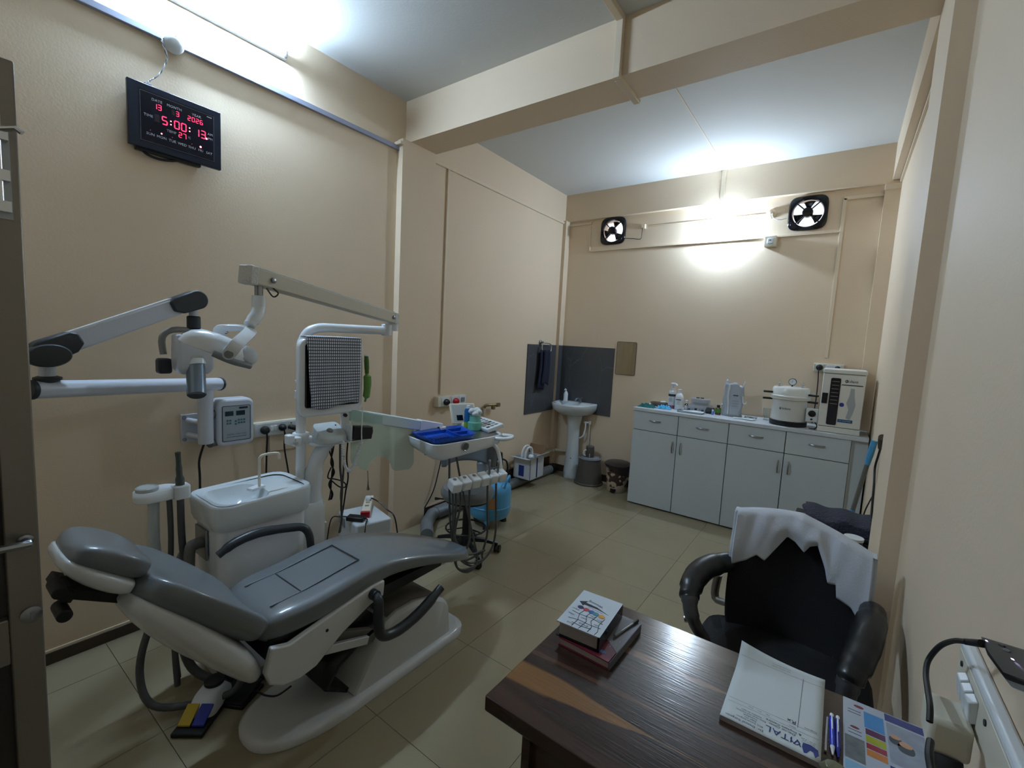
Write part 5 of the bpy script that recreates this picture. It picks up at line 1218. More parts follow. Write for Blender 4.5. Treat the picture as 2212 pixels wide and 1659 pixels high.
def cover(c, dirv, r, L):
    mb = M(); pts = []
    for k in range(17):
        a = pi / 2 + pi * k / 16; pts.append((r * cos(a), r * sin(a)))
    pts += [(L * .7, -r * .86), (L, -r * .35), (L, r * .6), (L * .8, r * .95)]
    b = sdv
    return mb.prism(pts, lambda u, v, d: tuple(Vector(c) + Vector(dirv) * u + au * v + b * d), -.034, .040)
obj('joint_cover', cover(A0 - ad * .010, ad, .043, .105), XG, t, bevel=.006)
dc_ = A0 - ad * .018 + sdv * .03 - au * .014
obj('joint_disc', M().loft([[tuple(dc_ + sdv * d + ad * (.060 * k * cos(a)) + au * (.043 * k * sin(a)) - au * (.012 * cos(a))) for a in [2 * pi * q / 32 for q in range(32)]] for d, k in ((-.02, .9), (-.012, 1.0), (.020, 1.0), (.030, .9), (.032, .3))]), XG, t)
obj('joint_cover', cover(A1 + ad * .01, -ad, .042, .11), XG, t, bevel=.006)
hx_ = Vector((0.420, 0.826, 1.666))
obj('head_stem', M().cyl(tuple(hx_ + Vector((0, 0, .04))), tuple(hx_ + Vector((0, 0, -.02))), .018, n=14), XW, t)
obj('stem_collar', M().cyl(tuple(hx_ + Vector((0, 0, -.018))), tuple(hx_ + Vector((0, 0, -.078))), .027, n=16), XG, t, bevel=.006)
hy_ = hx_ + Vector((0, 0, -.086))
yl = hy_ + Vector((-.02, -.115, 0))
obj('yoke', M().tube([tuple(hy_ + Vector((.005, .03, 0))), tuple(hy_), tuple(hy_ + Vector((-.01, -.08, .0))), tuple(yl + Vector((0, 0, -.035))), tuple(yl + Vector((.005, .002, -.11)))], .014, 10, smooth=4), mat('grey_beige_metal', (150, 150, 144), .4), t)
obj('yoke_cable', M().tube([tuple(hy_ + Vector((.02, .02, -.01))), tuple(hy_ + Vector((.015, -.05, -.018))), tuple(yl + Vector((.03, .035, -.06))), tuple(yl + Vector((.025, .03, -.14)))], .005, 7, smooth=5), BLACK, t)
hb_ = Vector((0.500, 0.794, 1.476))
obj('yoke_knob', M().obox(tuple(yl + Vector((.012, .0, -.16))), (.026, 0, 0), (0, .026, 0), (0, 0, .034)), XG, t, bevel=.010)
obj('head_body', M().loft([[(hb_.x + a * k, hb_.y + b * k + o, hb_.z + z) for a, b in rrect(0, 0, .048, .072, .016)] for z, k, o in ((-.085, .72, .0), (-.060, .97, .0), (-.02, 1.0, 0), (.080, .96, 0), (.088, .90, 0))]), XW, t, smooth=45, bevel=.004)
obj('logo_plate', M().loft([[tuple(Vector((hb_.x + .0475 + d, hb_.y + .026 * cos(a), hb_.z - .012 + .012 * sin(a)))) for a in [2 * pi * k / 24 for k in range(24)]] for d in (0, .0015)]), ALIT, t)
cn = hb_ + Vector((.030, .002, -.070))
obj('cone', M().tube([tuple(cn + Vector((-.01, 0, .03))), tuple(cn + Vector((.062, -.022, -.100)))], .036, 24), mat('steel_blue_cone', (118, 132, 146), .25, metal=.6), t)
obj('cone_mouth', M().cyl(tuple(cn + Vector((.0624, -.0222, -.1004))), tuple(cn + Vector((.0630, -.0224, -.1012))), .033, n=24), BLACK, t)
obj('cone_collar', M().tube([tuple(cn + Vector((-.016, 0, .045))), tuple(cn + Vector((-.008, 0, .022)))], .042, 24), WGLOSS, t)
obj('power_cable', M().tube([(.13, .965, .98), (.10, .95, .88), (.09, .955, .78), (.088, .955, .60), (.09, .955, .40)], .006, 8, smooth=5), RUBBER, t)
# control box
t = thing('xray_control_box', 'white rounded control box with dark displays right of the x-ray post', 'control box', (.02, 1.12, 1.05))
obj('housing', M().prism(rrect(1.115, 1.078, .096, .132, .035), YZ, .05, .150), XW, t, bevel=.014, seg=3)
for z in (.97, 1.13): obj('mount', M().cyl((.13, .99, z), (.10, 1.04, z), .022, n=12), GREYP, t)
fp = obj('face_panel', M().prism(rrect(1.117, 1.073, .072, .098, .006), YZ, .1500, .1520), mat('pale_grey_panel', (160, 170, 176), .35), t)
obj('panel_border', M().tube([(.152, a, b) for a, b in rrect(1.117, 1.073, .072, .098, .006)], .0016, 6, closed=True), INK, fp)
for y0, y1 in ((1.058, 1.100), (1.114, 1.160)): obj('display', M().box((.152, y0, 1.116), (.1532, y1, 1.142)), mat('dark_teal_display', (18, 40, 44), .15), fp)
for y, z in ((1.080, 1.072), (1.094, 1.072), (1.080, 1.056), (1.094, 1.056), (1.122, 1.066), (1.138, 1.072), (1.152, 1.072), (1.166, 1.072), (1.138, 1.056), (1.152, 1.056), (1.166, 1.056), (1.122, 1.050)):
    obj('key', M().box((.152, y - .015, z + .013), (.1530, y - .005, z + .023)), mat('teal_key', (70, 110, 112), .4), fp)
text('lettering', 'DENTAL X-RAY UNIT', .010, (.1524, 1.117, 1.011), (0, 1, 0), (0, 0, 1), INK, fp)
obj('print_line', M().box((.152, 1.065, .996), (.1526, 1.168, .998)), INK, fp)
obj('badge', M().box((.152, 1.13, 1.152), (.1528, 1.175, 1.163)), INK, fp)
# socket board with plugs
t = thing('socket_board', 'long white socket board with switches on the left wall beside the control box', 'socket', (0, 1.38, 1.0))
obj('board', M().box((0, 1.255, .945), (.038, 1.535, 1.035)), OFFW, t, bevel=.005)
obj('board_face', M().box((.038, 1.265, .953), (.041, 1.525, 1.027)), WPLAS, t, bevel=.002)
for y in (1.363, 1.385): obj('rocker', M().box((.041, y - .009, .975), (.046, y + .009, 1.008)), WPLAS, t, bevel=.002)
obj('indicator', M().lathe([(.004, 0), (.004, .003)], (.041, 1.485, 1.012), (1, 0, 0), n=10), BLACK, t)
obj('pattress', M().box((0, 1.36, .84), (.02, 1.60, .945)), WALL, t, bevel=.002)
t = thing('mains_plug', 'large black plug at the left end of the long socket board', 'plug', (.05, 1.31, .99))
obj('plug_body', M().lathe([(.024, 0), (.026, .015), (.018, .034), (.006, .038)], (.042, 1.318, .988), (1, 0, 0), n=16), RUBBER, t)
obj('cable', M().tube([(.072, 1.318, .98), (.078, 1.318, .94), (.07, 1.318, .85), (.065, 1.315, .60), (.06, 1.31, .3)], .0055, 7, smooth=5), RUBBER, t)
t = thing('mains_plug', 'black plug right of the two white rockers on the long socket board', 'plug', (.05, 1.42, .99))
obj('plug_body', M().lathe([(.022, 0), (.023, .012), (.014, .032), (.006, .036)], (.042, 1.425, .992), (1, 0, 0), n=16), RUBBER, t)
obj('cable', M().tube([(.070, 1.425, .985), (.074, 1.428, .94), (.06, 1.432, .86), (.055, 1.46, .70), (.05, 1.49, .5)], .005, 7, smooth=5), RUBBER, t)
t = thing('mains_plug', 'slim black plug at the right end of the long socket board by the pole', 'plug', (.05, 1.50, .98))
obj('plug_body', M().tube([(.042, 1.47, .99), (.062, 1.49, .985), (.066, 1.515, .972), (.062, 1.53, .955)], [.014, .016, .013, .008], 10, smooth=3), RUBBER, t)

# ============================================================ DIGITAL CLOCK
ck = thing('digital_clock', 'black wall clock with red digital date and time under the tube light', 'clock', (0, .90, 2.59))
ky0, ky1, kz0, kz1 = .703, 1.096, 2.440, 2.735
CKF = mat('navy_black_clock_frame', (24, 32, 48), .3); CKG = mat('dark_clock_glass', (20, 22, 36), .18)
obj('back_body', M().box((.001, ky0 + .03, kz0 - .012), (.030, ky1 - .09, kz1 - .03)), BLACK, ck, bevel=.004)
fr_ = obj('frame', M().box((.022, ky0, kz0), (.044, ky1, kz1)), CKF, ck, bevel=.004)
face = obj('face', M().box((.044, ky0 + .045, kz0 + .030), (.0452, ky1 - .036, kz1 - .030)), CKG, ck)
FX = .0455; KW, KH = ky1 - ky0, kz1 - kz0
def fp_(u, v): return (FX, ky0 + u * KW, kz1 - v * KH)
for a, b, c, d in ((.118, .125, .121, .885), (.908, .12, .911, .885), (.118, .885, .911, .888), (.118, .122, .911, .125)):
    p, q = fp_(a, b), fp_(c, d); obj('border_line', M().box((FX - .0003, p[1], q[2]), (FX + .0004, q[1], p[2])), MIDGREY, face)
Y_, Z_ = (0, 1, 0), (0, 0, 1)
for s_, u, v, h in (('DATE', .287, .21, .0165), ('MONTH', .467, .212, .0165), ('YEAR', .71, .214, .0165), ('TIME', .198, .48, .0165), ('AM', .866, .447, .0165), ('PM', .866, .525, .0165), ('TEMP', .433, .62, .0165), ('C', .628, .62, .014), ('o', .614, .603, .008),
                    ('SUN', .215, .762, .0165), ('MON', .328, .762, .0165), ('TUE', .44, .764, .0165), ('WED', .546, .766, .0165), ('THU', .652, .768, .0165), ('FRI', .752, .770, .0165), ('SAT', .852, .772, .0165)):
    text('print', s_, h, fp_(u, v), Y_, Z_, WINK, face)
for u in (.835, .85, .865, .88): obj('maker_mark', M().box((FX - .0002, ky0 + u * KW - .002, kz1 - .165 * KH), (FX + .0004, ky0 + u * KW + .002, kz1 - .150 * KH)), WINK, face)
def digits(s_, u, v, h, gap=.78):
    y = ky0 + u * KW; z = kz1 - v * KH - h / 2
    for ch in s_:
        if ch == ':':
            mb = M()
            for dz in (.28, .72): mb.box((FX - .0002, y + h * .10, z + h * dz - h * .07), (FX + .0009, y + h * .24, z + h * dz + h * .07))
            obj('colon', mb, LEDW, face); y += h * .40
        elif ch == ' ': y += h * gap
        else:
            mb = M(); seven(mb, ch, (FX, y, z), Y_, Z_, h); obj('digit', mb, LEDM, face); y += h * gap
digits('13', .250, .300, .023, .80); digits('3', .484, .298, .021); digits('2026', .612, .296, .020, .90)
digits('5', .338, .478, .035); digits(':', .412, .478, .036); digits('00', .466, .480, .035, .84); digits(':', .614, .482, .036); digits('13', .684, .488, .035, .84)
digits('27', .510, .622, .022, .84)
for u, v, w_, h_ in ((.285, .478, .05, .12), (.452, .297, .03, .08)): 
    p = fp_(u, v); obj('unlit_digit', M().box((FX - .0004, p[1] - w_ * KW / 2, p[2] - h_ * KH / 2), (FX + .0001, p[1] + w_ * KW / 2, p[2] + h_ * KH / 2)), LEDOFF, face)
for u, v, big in ((.215, .700, 0), (.328, .700, 1), (.44, .702, 0), (.652, .708, 0), (.752, .708, 2), (.822, .535, 2)):
    p = fp_(u, v); obj('day_lamp', M().lathe([(.0022 + .0014 * big, 0), (.0020 + .0012 * big, .0012)], p, (1, 0, 0), n=12), LEDW if big else mat('dim_led', (120, 40, 46), .4, emit=(1, .1, .15, 1), estr=.25), face)
obj('top_cable_nib', M().box((.012, .772, kz1 - .002), (.034, .802, kz1 + .010)), mat('slate_plastic', (74, 92, 112), .5), ck, bevel=.003)
obj('lower_cable', M().tube([(.015, .76, kz0 - .004), (.020, .78, kz0 - .022), (.02, .83, kz0 - .028), (.018, .88, kz0 - .018), (.015, .91, kz0 - .004)], .006, 8, smooth=4), BLACK, ck)
t = thing('ceiling_rose', 'white domed wire rose on the casing above the digital clock', 'junction box', (0.02, .892, 2.985))
obj('dome', M().lathe([(.046, 0), (.047, .012), (.042, .030), (.028, .045), (.008, .050)], (.022, .892, 2.980), (1, 0, 0), n=24), WPLAS, t)
obj('rose_slot', M().box((.066, .888, 2.985), (.0705, .892, 3.0)), MIDGREY, t)
tw1, tw2 = [], []
WP = catmull([Vector(p) for p in ((.04, .852, 2.985), (.05, .842, 2.955), (.045, .860, 2.90), (.035, .855, 2.86), (.03, .828, 2.80), (.026, .798, 2.765), (.022, .786, 2.745))], 10)
for i, p in enumerate(WP):
    a = i * .8; o_ = Vector((cos(a), sin(a) * .8, sin(a) * .6)) * .0028; tw1.append(tuple(p + o_)); tw2.append(tuple(p - o_))
obj('twisted_wire', M().tube(tw1, .0026, 6), WPLAS, t); obj('twisted_wire', M().tube(tw2, .0026, 6), MIDGREY, t)

single('pull_cord', M().tube([(0.660, 1.615, 0.805), (0.660, 1.619, 0.754), (0.660, 1.620, 0.717), (0.660, 1.621, 0.689)], [.002, .002, .004, .009], 8), mat('grey_brown_string', (120, 108, 90), .8), 'thin tasselled cord hanging below the pale green acrylic sheet', 'cord')
single('wall_cable', M().tube([(0.035, 2.878, 0.583), (0.030, 2.839, 0.419), (0.030, 2.780, 0.241), (0.030, 2.670, 0.102), (0.030, 2.557, 0.019), (0.030, 2.472, -0.015)], .005, 8, smooth=5), RUBBER, 'black cable running down the left wall behind the grey stool', 'cable')
# ============================================================ DESK
WOOD = mat('dark_varnished_wood', (58, 38, 30), 0.17, coat=0.1)
nt = WOOD.node_tree; p = nt.nodes['Principled BSDF']
L_ = nt.links.new
def nd(kind, **kw):
    n = nt.nodes.new(kind)
    for k, v in kw.items(): setattr(n, k, v)
    return n
def mth(op, a, b=None, clamp=False):
    n = nd('ShaderNodeMath', operation=op, use_clamp=clamp)
    for i, q in enumerate((a, b)):
        if q is None: continue
        if isinstance(q, (int, float)): n.inputs[i].default_value = q
        else: L_(q, n.inputs[i])
    return n.outputs[0]
def mixc(fac, a, b):
    n = nd('ShaderNodeMix', data_type='RGBA')
    if isinstance(fac, (int, float)): n.inputs[0].default_value = fac
    else: L_(fac, n.inputs[0])
    for i, q in ((6, a), (7, b)):
        if isinstance(q, tuple): n.inputs[i].default_value = q
        else: L_(q, n.inputs[i])
    return n.outputs[2]
tc = nd('ShaderNodeTexCoord'); sx = nd('ShaderNodeSeparateXYZ'); L_(tc.outputs['Object'], sx.inputs[0])
mp = nd('ShaderNodeMapping'); mp.inputs['Scale'].default_value = (1.2, 14, 8); L_(tc.outputs['Object'], mp.inputs[0])
n1 = nd('ShaderNodeTexNoise'); n1.inputs['Scale'].default_value = 1.6; n1.inputs['Detail'].default_value = 6; n1.inputs['Distortion'].default_value = .4; L_(mp.outputs[0], n1.inputs['Vector'])
mp2 = nd('ShaderNodeMapping'); mp2.inputs['Scale'].default_value = (5, 90, 40); L_(tc.outputs['Object'], mp2.inputs[0])
n2 = nd('ShaderNodeTexNoise'); n2.inputs['Scale'].default_value = 2; n2.inputs['Detail'].default_value = 4; L_(mp2.outputs[0], n2.inputs['Vector'])
rp = nd('ShaderNodeValToRGB'); rp.color_ramp.elements[0].position = .34; rp.color_ramp.elements[0].color = srgb(42, 27, 23); rp.color_ramp.elements[1].position = .72; rp.color_ramp.elements[1].color = srgb(68, 48, 40)
L_(n1.outputs['Fac'], rp.inputs[0])
fine = mixc(mth('MULTIPLY', n2.outputs['Fac'], .35), rp.outputs[0], srgb(34, 21, 18))
# desk root is at (2.65, 1.10, 0): object coordinates are relative to it
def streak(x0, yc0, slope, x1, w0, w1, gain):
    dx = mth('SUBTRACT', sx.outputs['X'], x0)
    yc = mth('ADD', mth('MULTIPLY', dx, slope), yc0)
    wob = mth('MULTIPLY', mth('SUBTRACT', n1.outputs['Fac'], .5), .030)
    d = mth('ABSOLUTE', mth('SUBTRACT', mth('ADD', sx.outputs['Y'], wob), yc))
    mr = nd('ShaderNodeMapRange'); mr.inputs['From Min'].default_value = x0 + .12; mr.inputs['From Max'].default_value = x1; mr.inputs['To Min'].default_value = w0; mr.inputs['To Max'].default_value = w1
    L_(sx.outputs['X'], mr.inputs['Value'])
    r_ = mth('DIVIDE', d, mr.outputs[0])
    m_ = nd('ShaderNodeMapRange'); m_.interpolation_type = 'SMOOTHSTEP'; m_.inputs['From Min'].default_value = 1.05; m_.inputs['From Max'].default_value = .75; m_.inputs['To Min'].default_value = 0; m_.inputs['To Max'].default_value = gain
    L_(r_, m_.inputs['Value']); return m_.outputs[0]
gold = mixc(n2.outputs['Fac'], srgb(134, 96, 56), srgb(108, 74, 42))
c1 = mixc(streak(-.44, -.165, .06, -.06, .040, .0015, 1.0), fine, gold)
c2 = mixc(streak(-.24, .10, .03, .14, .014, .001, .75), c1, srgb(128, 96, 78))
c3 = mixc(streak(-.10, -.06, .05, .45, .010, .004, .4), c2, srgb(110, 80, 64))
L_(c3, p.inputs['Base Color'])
bm_ = nd('ShaderNodeBump'); bm_.inputs['Strength'].default_value = .10; bm_.inputs['Distance'].default_value = .004; L_(n2.outputs['Fac'], bm_.inputs['Height']); L_(bm_.outputs[0], p.inputs['Normal'])
dk = thing('desk', 'dark varnished wooden desk with a golden streak in its grain', 'desk', (2.65, 1.10, 0))
obj('desk_top', M().prism(rrect(2.655, 1.108, .435, .296, .006), XY, .712, .75), WOOD, dk, bevel=.003)
obj('side_panel', M().box((2.315, .845, 0), (2.337, 1.375, .712)), WOOD, dk)
obj('side_panel', M().box((3.055, .845, 0), (3.077, 1.375, .712)), WOOD, dk)
obj('modesty_panel', M().box((2.337, .862, .12), (3.055, .88, .712)), WOOD, dk)
# books
def slab_thing(name, label, cat, c, ang, group=None): return thing(name, label, cat, c, ang, group)
NB = mat('maroon_notebook_cover', (112, 34, 52), .4); NBG = mat('grey_notebook_cover', (104, 102, 110), .4); PAGES = mat('page_edges', (170, 162, 160), .8)
nb = thing('notebook', 'maroon and grey hardbound notebook under the white-covered book', 'book', (2.347, 1.203, .7505), radians(-1.5))
obj('pages', M().box((-.076, -.108, .003), (.074, .106, .021)), PAGES, nb, local=True)
obj('back_cover', M().box((-.080, -.112, 0), (.078, .110, .003)), NB, nb, local=True)
obj('front_cover', M().box((-.080, -.112, .021), (.078, .110, .024)), NB, nb, local=True)
obj('spine', M().box((.0755, -.112, .0), (.079, .110, .024)), NBG, nb, local=True)
obj('grey_panel', M().prism([(-.079, .02), (.02, -.02), (.0775, -.065), (.0775, .1095), (-.079, .1095)], XY, .024, .0246), NBG, nb, local=True)
obj('blue_mark', M().prism(superell(.045, -.085, .012, .006, 2, 16), XY, .024, .0246), mat('pale_blue_print', (92, 132, 190), .5), nb, local=True)
obj('pink_mark', M().tube([(.030, -.072, .0246), (.034, -.062, .0248), (.028, -.056, .0248), (.024, -.066, .0246)], .002, 6, smooth=3), mat('pale_pink_print', (200, 130, 150), .5), nb, local=True)
random.seed(11)
for k in range(9): 
    a, b = .02 + .045 * random.random(), -.055 + .04 * random.random(); obj('dot', M().box((a, b, .0243), (a + .002, b + .002, .0249)), WINK, nb, local=True)
CV = mat('pale_blue_book_cover', (196, 204, 212), .35)
bk = thing('book', 'thick white-covered book printed with a black arrow and coloured discs', 'book', (2.313, 1.198, .7752), radians(4))
obj('pages', M().box((-.060, -.092, .003), (.058, .092, .041)), PAGES, bk, local=True)
obj('back_cover', M().box((-.066, -.100, 0), (.064, .098, .003)), BLACKG, bk, local=True)
cv = obj('front_cover', M().box((-.066, -.100, .041), (.064, .098, .0445)), CV, bk, local=True)
obj('spine', M().box((.058, -.100, .0), (.0645, .098, .0443)), BLACKG, bk, local=True)
cz = .0447
# print on the cover reads upside down from the camera (reader sits at the far side)
arr = [(-.052, .030), (-.030, .044), (-.033, .034), (.005, .030), (.048, .012), (.010, .022), (-.033, .022), (-.034, .014)]
obj('black_arrow', M().prism(arr, XY, cz, cz + .0006), INK, cv, local=True)
for k, (c, q) in enumerate((((34, 38, 80), -.036), ((178, 52, 62), -.017), ((44, 96, 156), .001), ((66, 132, 150), .015), ((214, 150, 50), .034))):
    obj('disc', M().prism(superell(q, .002 - .0022 * k, .0095, .0085, 2, 20), XY, cz, cz + .0006 + .0001 * k), mat('print_disc_%d' % k, c, .5), cv, local=True)
text('lettering', 'Winning', .014, (-.004, .044, cz), (-1, .16, 0), (-.16, -1, 0), INK, cv, local=True)
text('lettering', 'Dental to Success', .0065, (.006, .0130, cz), (-1, .16, 0), (-.16, -1, 0), INK, cv, local=True)
def line(pts, parent, r=.0007): obj('drawn_line', M().tube([(a, b, cz + .0003) for a, b in pts], r, 5), INK, parent, local=True)
for pts in (((-.02, -.006), (-.026, -.030), (-.018, -.062), (-.022, -.096)), ((.0, -.010), (-.004, -.03), (.006, -.055), (.0, -.097)), ((.022, -.014), (.016, -.045), (.028, -.070), (.026, -.097)), ((.046, -.012), (.042, -.05), (.050, -.080), (.047, -.097)),
            ((-.050, -.028), (-.02, -.033), (.012, -.030), (.050, -.040)), ((-.046, -.066), (-.012, -.060), (.02, -.064), (.052, -.062)), ((-.028, -.08), (.0, -.084), (.03, -.080))): line(pts, cv)
for s_, a, b in (('paper', -.046, -.016), ('ideas', -.046, -.045), ('plan', .012, -.022), ('goal', .035, -.030), ('team', -.006, -.046), ('aim', .036, -.055), ('growth', .004, -.074), ('work', -.03, -.088)):
    text('scribble', s_, .0095, (a, b, cz), (-1, .1, 0), (-.1, -1, 0), INK, cv, local=True)
t = thing('ballpoint_pen', 'slim grey and black pen lying on the notebook beside the white book', 'pen', (2.402, 1.245, .779))
p0, p1 = Vector((2.391, 1.195, .7797)), Vector((2.416, 1.312, .7797)); pd = (p1 - p0).normalized()
obj('barrel', M().tube([tuple(p0), tuple(p0 + pd * .035)], .0044, 10), MIDGREY, t); obj('grip', M().tube([tuple(p0 + pd * .035), tuple(p0 + pd * .095)], .0038, 10), STEEL, t)
obj('cap', M().tube([tuple(p0 + pd * .095), tuple(p0 + pd * .12)], .0046, 10), BLACK, t)
# prescription pad
pad = thing('prescription_pad', 'white prescription pad printed VITAL with its far edge curling up', 'pad', (2.792, 1.255, .7505))
def padf(u, v, lift=0.0):
    x = 2.693 + .198 * u; y = 1.113 + (.268 + .022 * u) * v
    c = max(0, (v - .72) / .28); z = .7625 + .010 * c * c + .032 * c * c * (1 - u) ** 2 + lift
    return (x, y, z)
obj('sheets', M().box((2.693, 1.113, .7505), (2.891, 1.325, .7615)), PAGES, pad)
obj('top_sheet', M().grid(10, 24, padf), PAPER, pad, solid=.0006)
R_, D_ = (-1, 0, 0), (0, -1, 0)
def padpos(u, v): 
    q = padf(u, v); return (q[0], q[1], q[2] + .0004)
text('lettering', 'VITAL', .026, padpos(.64, .105), R_, D_, INKB, pad)
text('lettering', 'Dental Clinic', .0095, padpos(.62, .17), R_, D_, INK, pad); text('lettering', '& Implant Centre', .0095, padpos(.63, .20), R_, D_, INK, pad)
obj('tooth_logo', M().prism([(padpos(.90, 0)[0] + a, 1.113 + .024 + b) for a, b in ((-.014, .012), (.0, .016), (.014, .010), (.016, -.004), (.010, -.016), (.006, -.002), (.0, -.001), (-.006, -.014), (-.011, -.016), (-.015, 0))], XY, .7628, .7634), INKB, pad)
obj('logo_swirl', M().tube([(2.846, 1.150, .763), (2.852, 1.142, .763), (2.846, 1.134, .763), (2.838, 1.138, .763), (2.834, 1.146, .763)], .0010, 5, smooth=4), INKB, pad)
text('lettering', 'Dr. Abhidipta Majumdar'.replace('Abhidipta Majumdar', 'Dental Surgeon'), .0095, padpos(.25, .045), R_, D_, INK, pad)
for k, s_ in enumerate(('BDS, Dental Surgeon', 'Regd. No.', 'Consultant', 'Root canal and implants', 'Crowns, bridges')): text('lettering', s_, .0062, padpos(.30, .085 + .026 * k), R_, D_, INK, pad)
for k, s_ in enumerate(('Clinic hours', 'Mon to Sat', '10 am - 8 pm')): text('lettering', s_, .0050, padpos(.88, .13 + .02 * k), R_, D_, INK, pad)
text('lettering', 'Name                         Age      Sex      Date', .0052, padpos(.5, .255), R_, D_, INK, pad)
text('lettering', 'Rx', .017, padpos(.70, .31), R_, D_, INK, pad); text('lettering', 'Diagnosis', .006, padpos(.89, .30), R_, D_, INK, pad)
for v, r in ((.235, .0003), (.285, .0003), (.90, .0003)): obj('rule', M().tube([padpos(.03 + .94 * k / 8, v) for k in range(9)], r, 4), MIDGREY, pad)
obj('rule', M().tube([padpos(.765, .27 + .65 * k / 10) for k in range(11)], .0005, 4), INK, pad)
for k, s_ in enumerate(('Not valid for medico legal purpose', 'Please bring this paper at next visit')): text('lettering', s_, .0052, padpos(.42, .925 + .02 * k), R_, D_, INK, pad)
# pens between pad and brochure
PENB = mat('clear_blue_pen', (24, 52, 190), .2)
for k, (x, label, m2) in enumerate(((2.912, 'bright blue clicking pen between the pad and the brochure', PENB), (2.923, 'darker blue capped pen next to the brochure', mat('indigo_pen', (40, 44, 130), .25)))):
    t = thing('ballpoint_pen', label, 'pen', (x, 1.24, .7505))
    a, b = Vector((x - .001 * k, 1.165, .756)), Vector((x - .004 + .001 * k, 1.300, .756)); d = (b - a).normalized()
    obj('barrel', M().tube([tuple(a + d * .025), tuple(b - d * .012)], .0054, 10), m2, t); obj('tip', M().tube([tuple(a), tuple(a + d * .025)], [.0015, .0050], 10), WPLAS if k == 0 else m2, t)
    obj('end_button', M().tube([tuple(b - d * .012), tuple(b)], .0040, 8), WPLAS, t); obj('clip', M().beam(tuple(b - d * .06 + Vector((0, 0, .006))), tuple(b - d * .01 + Vector((0, 0, .006))), .002, .002), WPLAS, t)
single('pen_refill', M().tube([(2.899, 1.17, .7535), (2.900, 1.285, .7535)], .0026, 8), mat('cloudy_plastic', (168, 164, 160), .3), 'thin clear refill lying along the edge of the pad', 'pen')
# brochure
br_ = thing('brochure', 'glossy printed brochure with coloured bands at the right end of the desk', 'brochure', (3.01, 1.29, .7505))
BX0, BX1, BY0, BY1 = 2.931, 3.088, 1.110, 1.398
BPAP = mat('glossy_pale_paper', (178, 186, 200), .22, coat=.3)
obj('leaflet', M().box((BX0, BY0, .7505), (BX1, BY1, .7525)), BPAP, br_)
def patch(nm, u0, v0, u1, v1, m_, dz=.0003): obj(nm, M().box((BX0 + u0 * (BX1 - BX0), BY0 + v0 * (BY1 - BY0), .7525), (BX0 + u1 * (BX1 - BX0), BY0 + v1 * (BY1 - BY0), .7525 + dz)), m_, br_)
G = lambda n, c: mat(n, c, .22, coat=.3)
SKYP = G('print_sky', (70, 140, 200)); 
patch('printed_sky', .26, .70, .50, .90, SKYP); patch('printed_band', .27, .62, .50, .69, G('print_plum', (82, 40, 78))); patch('printed_band', .27, .53, .50, .61, G('print_lime', (158, 164, 40)))
patch('printed_band', .27, .46, .50, .52, G('print_crimson', (146, 34, 56))); patch('printed_band', .27, .38, .50, .45, G('print_orange', (196, 120, 60)))
patch('printed_photo', .02, .26, .25, .52, mat('print_grey_rock', (104, 112, 116), .25, var=.5, vscale=60)); patch('printed_pale', .02, .02, .5, .24, G('print_ice_blue', (130, 176, 208)))
patch('navy_edge', .52, .90, 1.0, .99, G('print_navy', (38, 52, 120))); patch('printed_photo', .53, .42, .99, .88, mat('print_silver_blue', (150, 158, 172), .25, var=.35, vscale=34)); patch('navy_edge', .52, .30, 1.0, .38, G('print_navy', (38, 52, 120)))
for a, b, r in ((.62, .73, .012), (.73, .68, .015)):
    cx2, cy2 = BX0 + a * (BX1 - BX0), BY0 + b * (BY1 - BY0)
    obj('printed_pot', M().prism(superell(cx2, cy2 - .012, r, r * 1.1, 2.5, 18), XY, .7528, .7531), G('print_slate', (64, 74, 82)), br_); obj('printed_top', M().prism(superell(cx2, cy2, r * .8, r * .6, 2, 16), XY, .7531, .7533), G('print_peach', (196, 150, 120)), br_)
obj('printed_mark', M().prism(superell(BX0 + .2 * .157, BY0 + .93 * .288, .010, .005, 2, 14), XY, .7525, .7529), G('print_maroon', (120, 50, 60)), br_); obj('printed_mark', M().prism(superell(BX0 + .14 * .157, BY0 + .64 * .288, .009, .004, 2, 14), XY, .7525, .7529), G('print_maroon', (120, 50, 60)), br_)
for v in (.855, .82, .60, .56): patch('printed_line', .06, v, .22, v + .006, INK)
for v in (.115, .075): patch('printed_line', .30, v, .47, v + .008, WINK)
single('paperweight', M().loft([[(2.915 + r * cos(2 * pi * k / 8), 1.108 + r * .8 * sin(2 * pi * k / 8), z) for k in range(8)] for r, z in ((.026, .7506), (.028, .766), (.018, .778), (.006, .780))]), mat('olive_glass', (112, 110, 84), .25), 'olive glass paperweight at the near end of the blue pens', 'paperweight', bevel=.002)

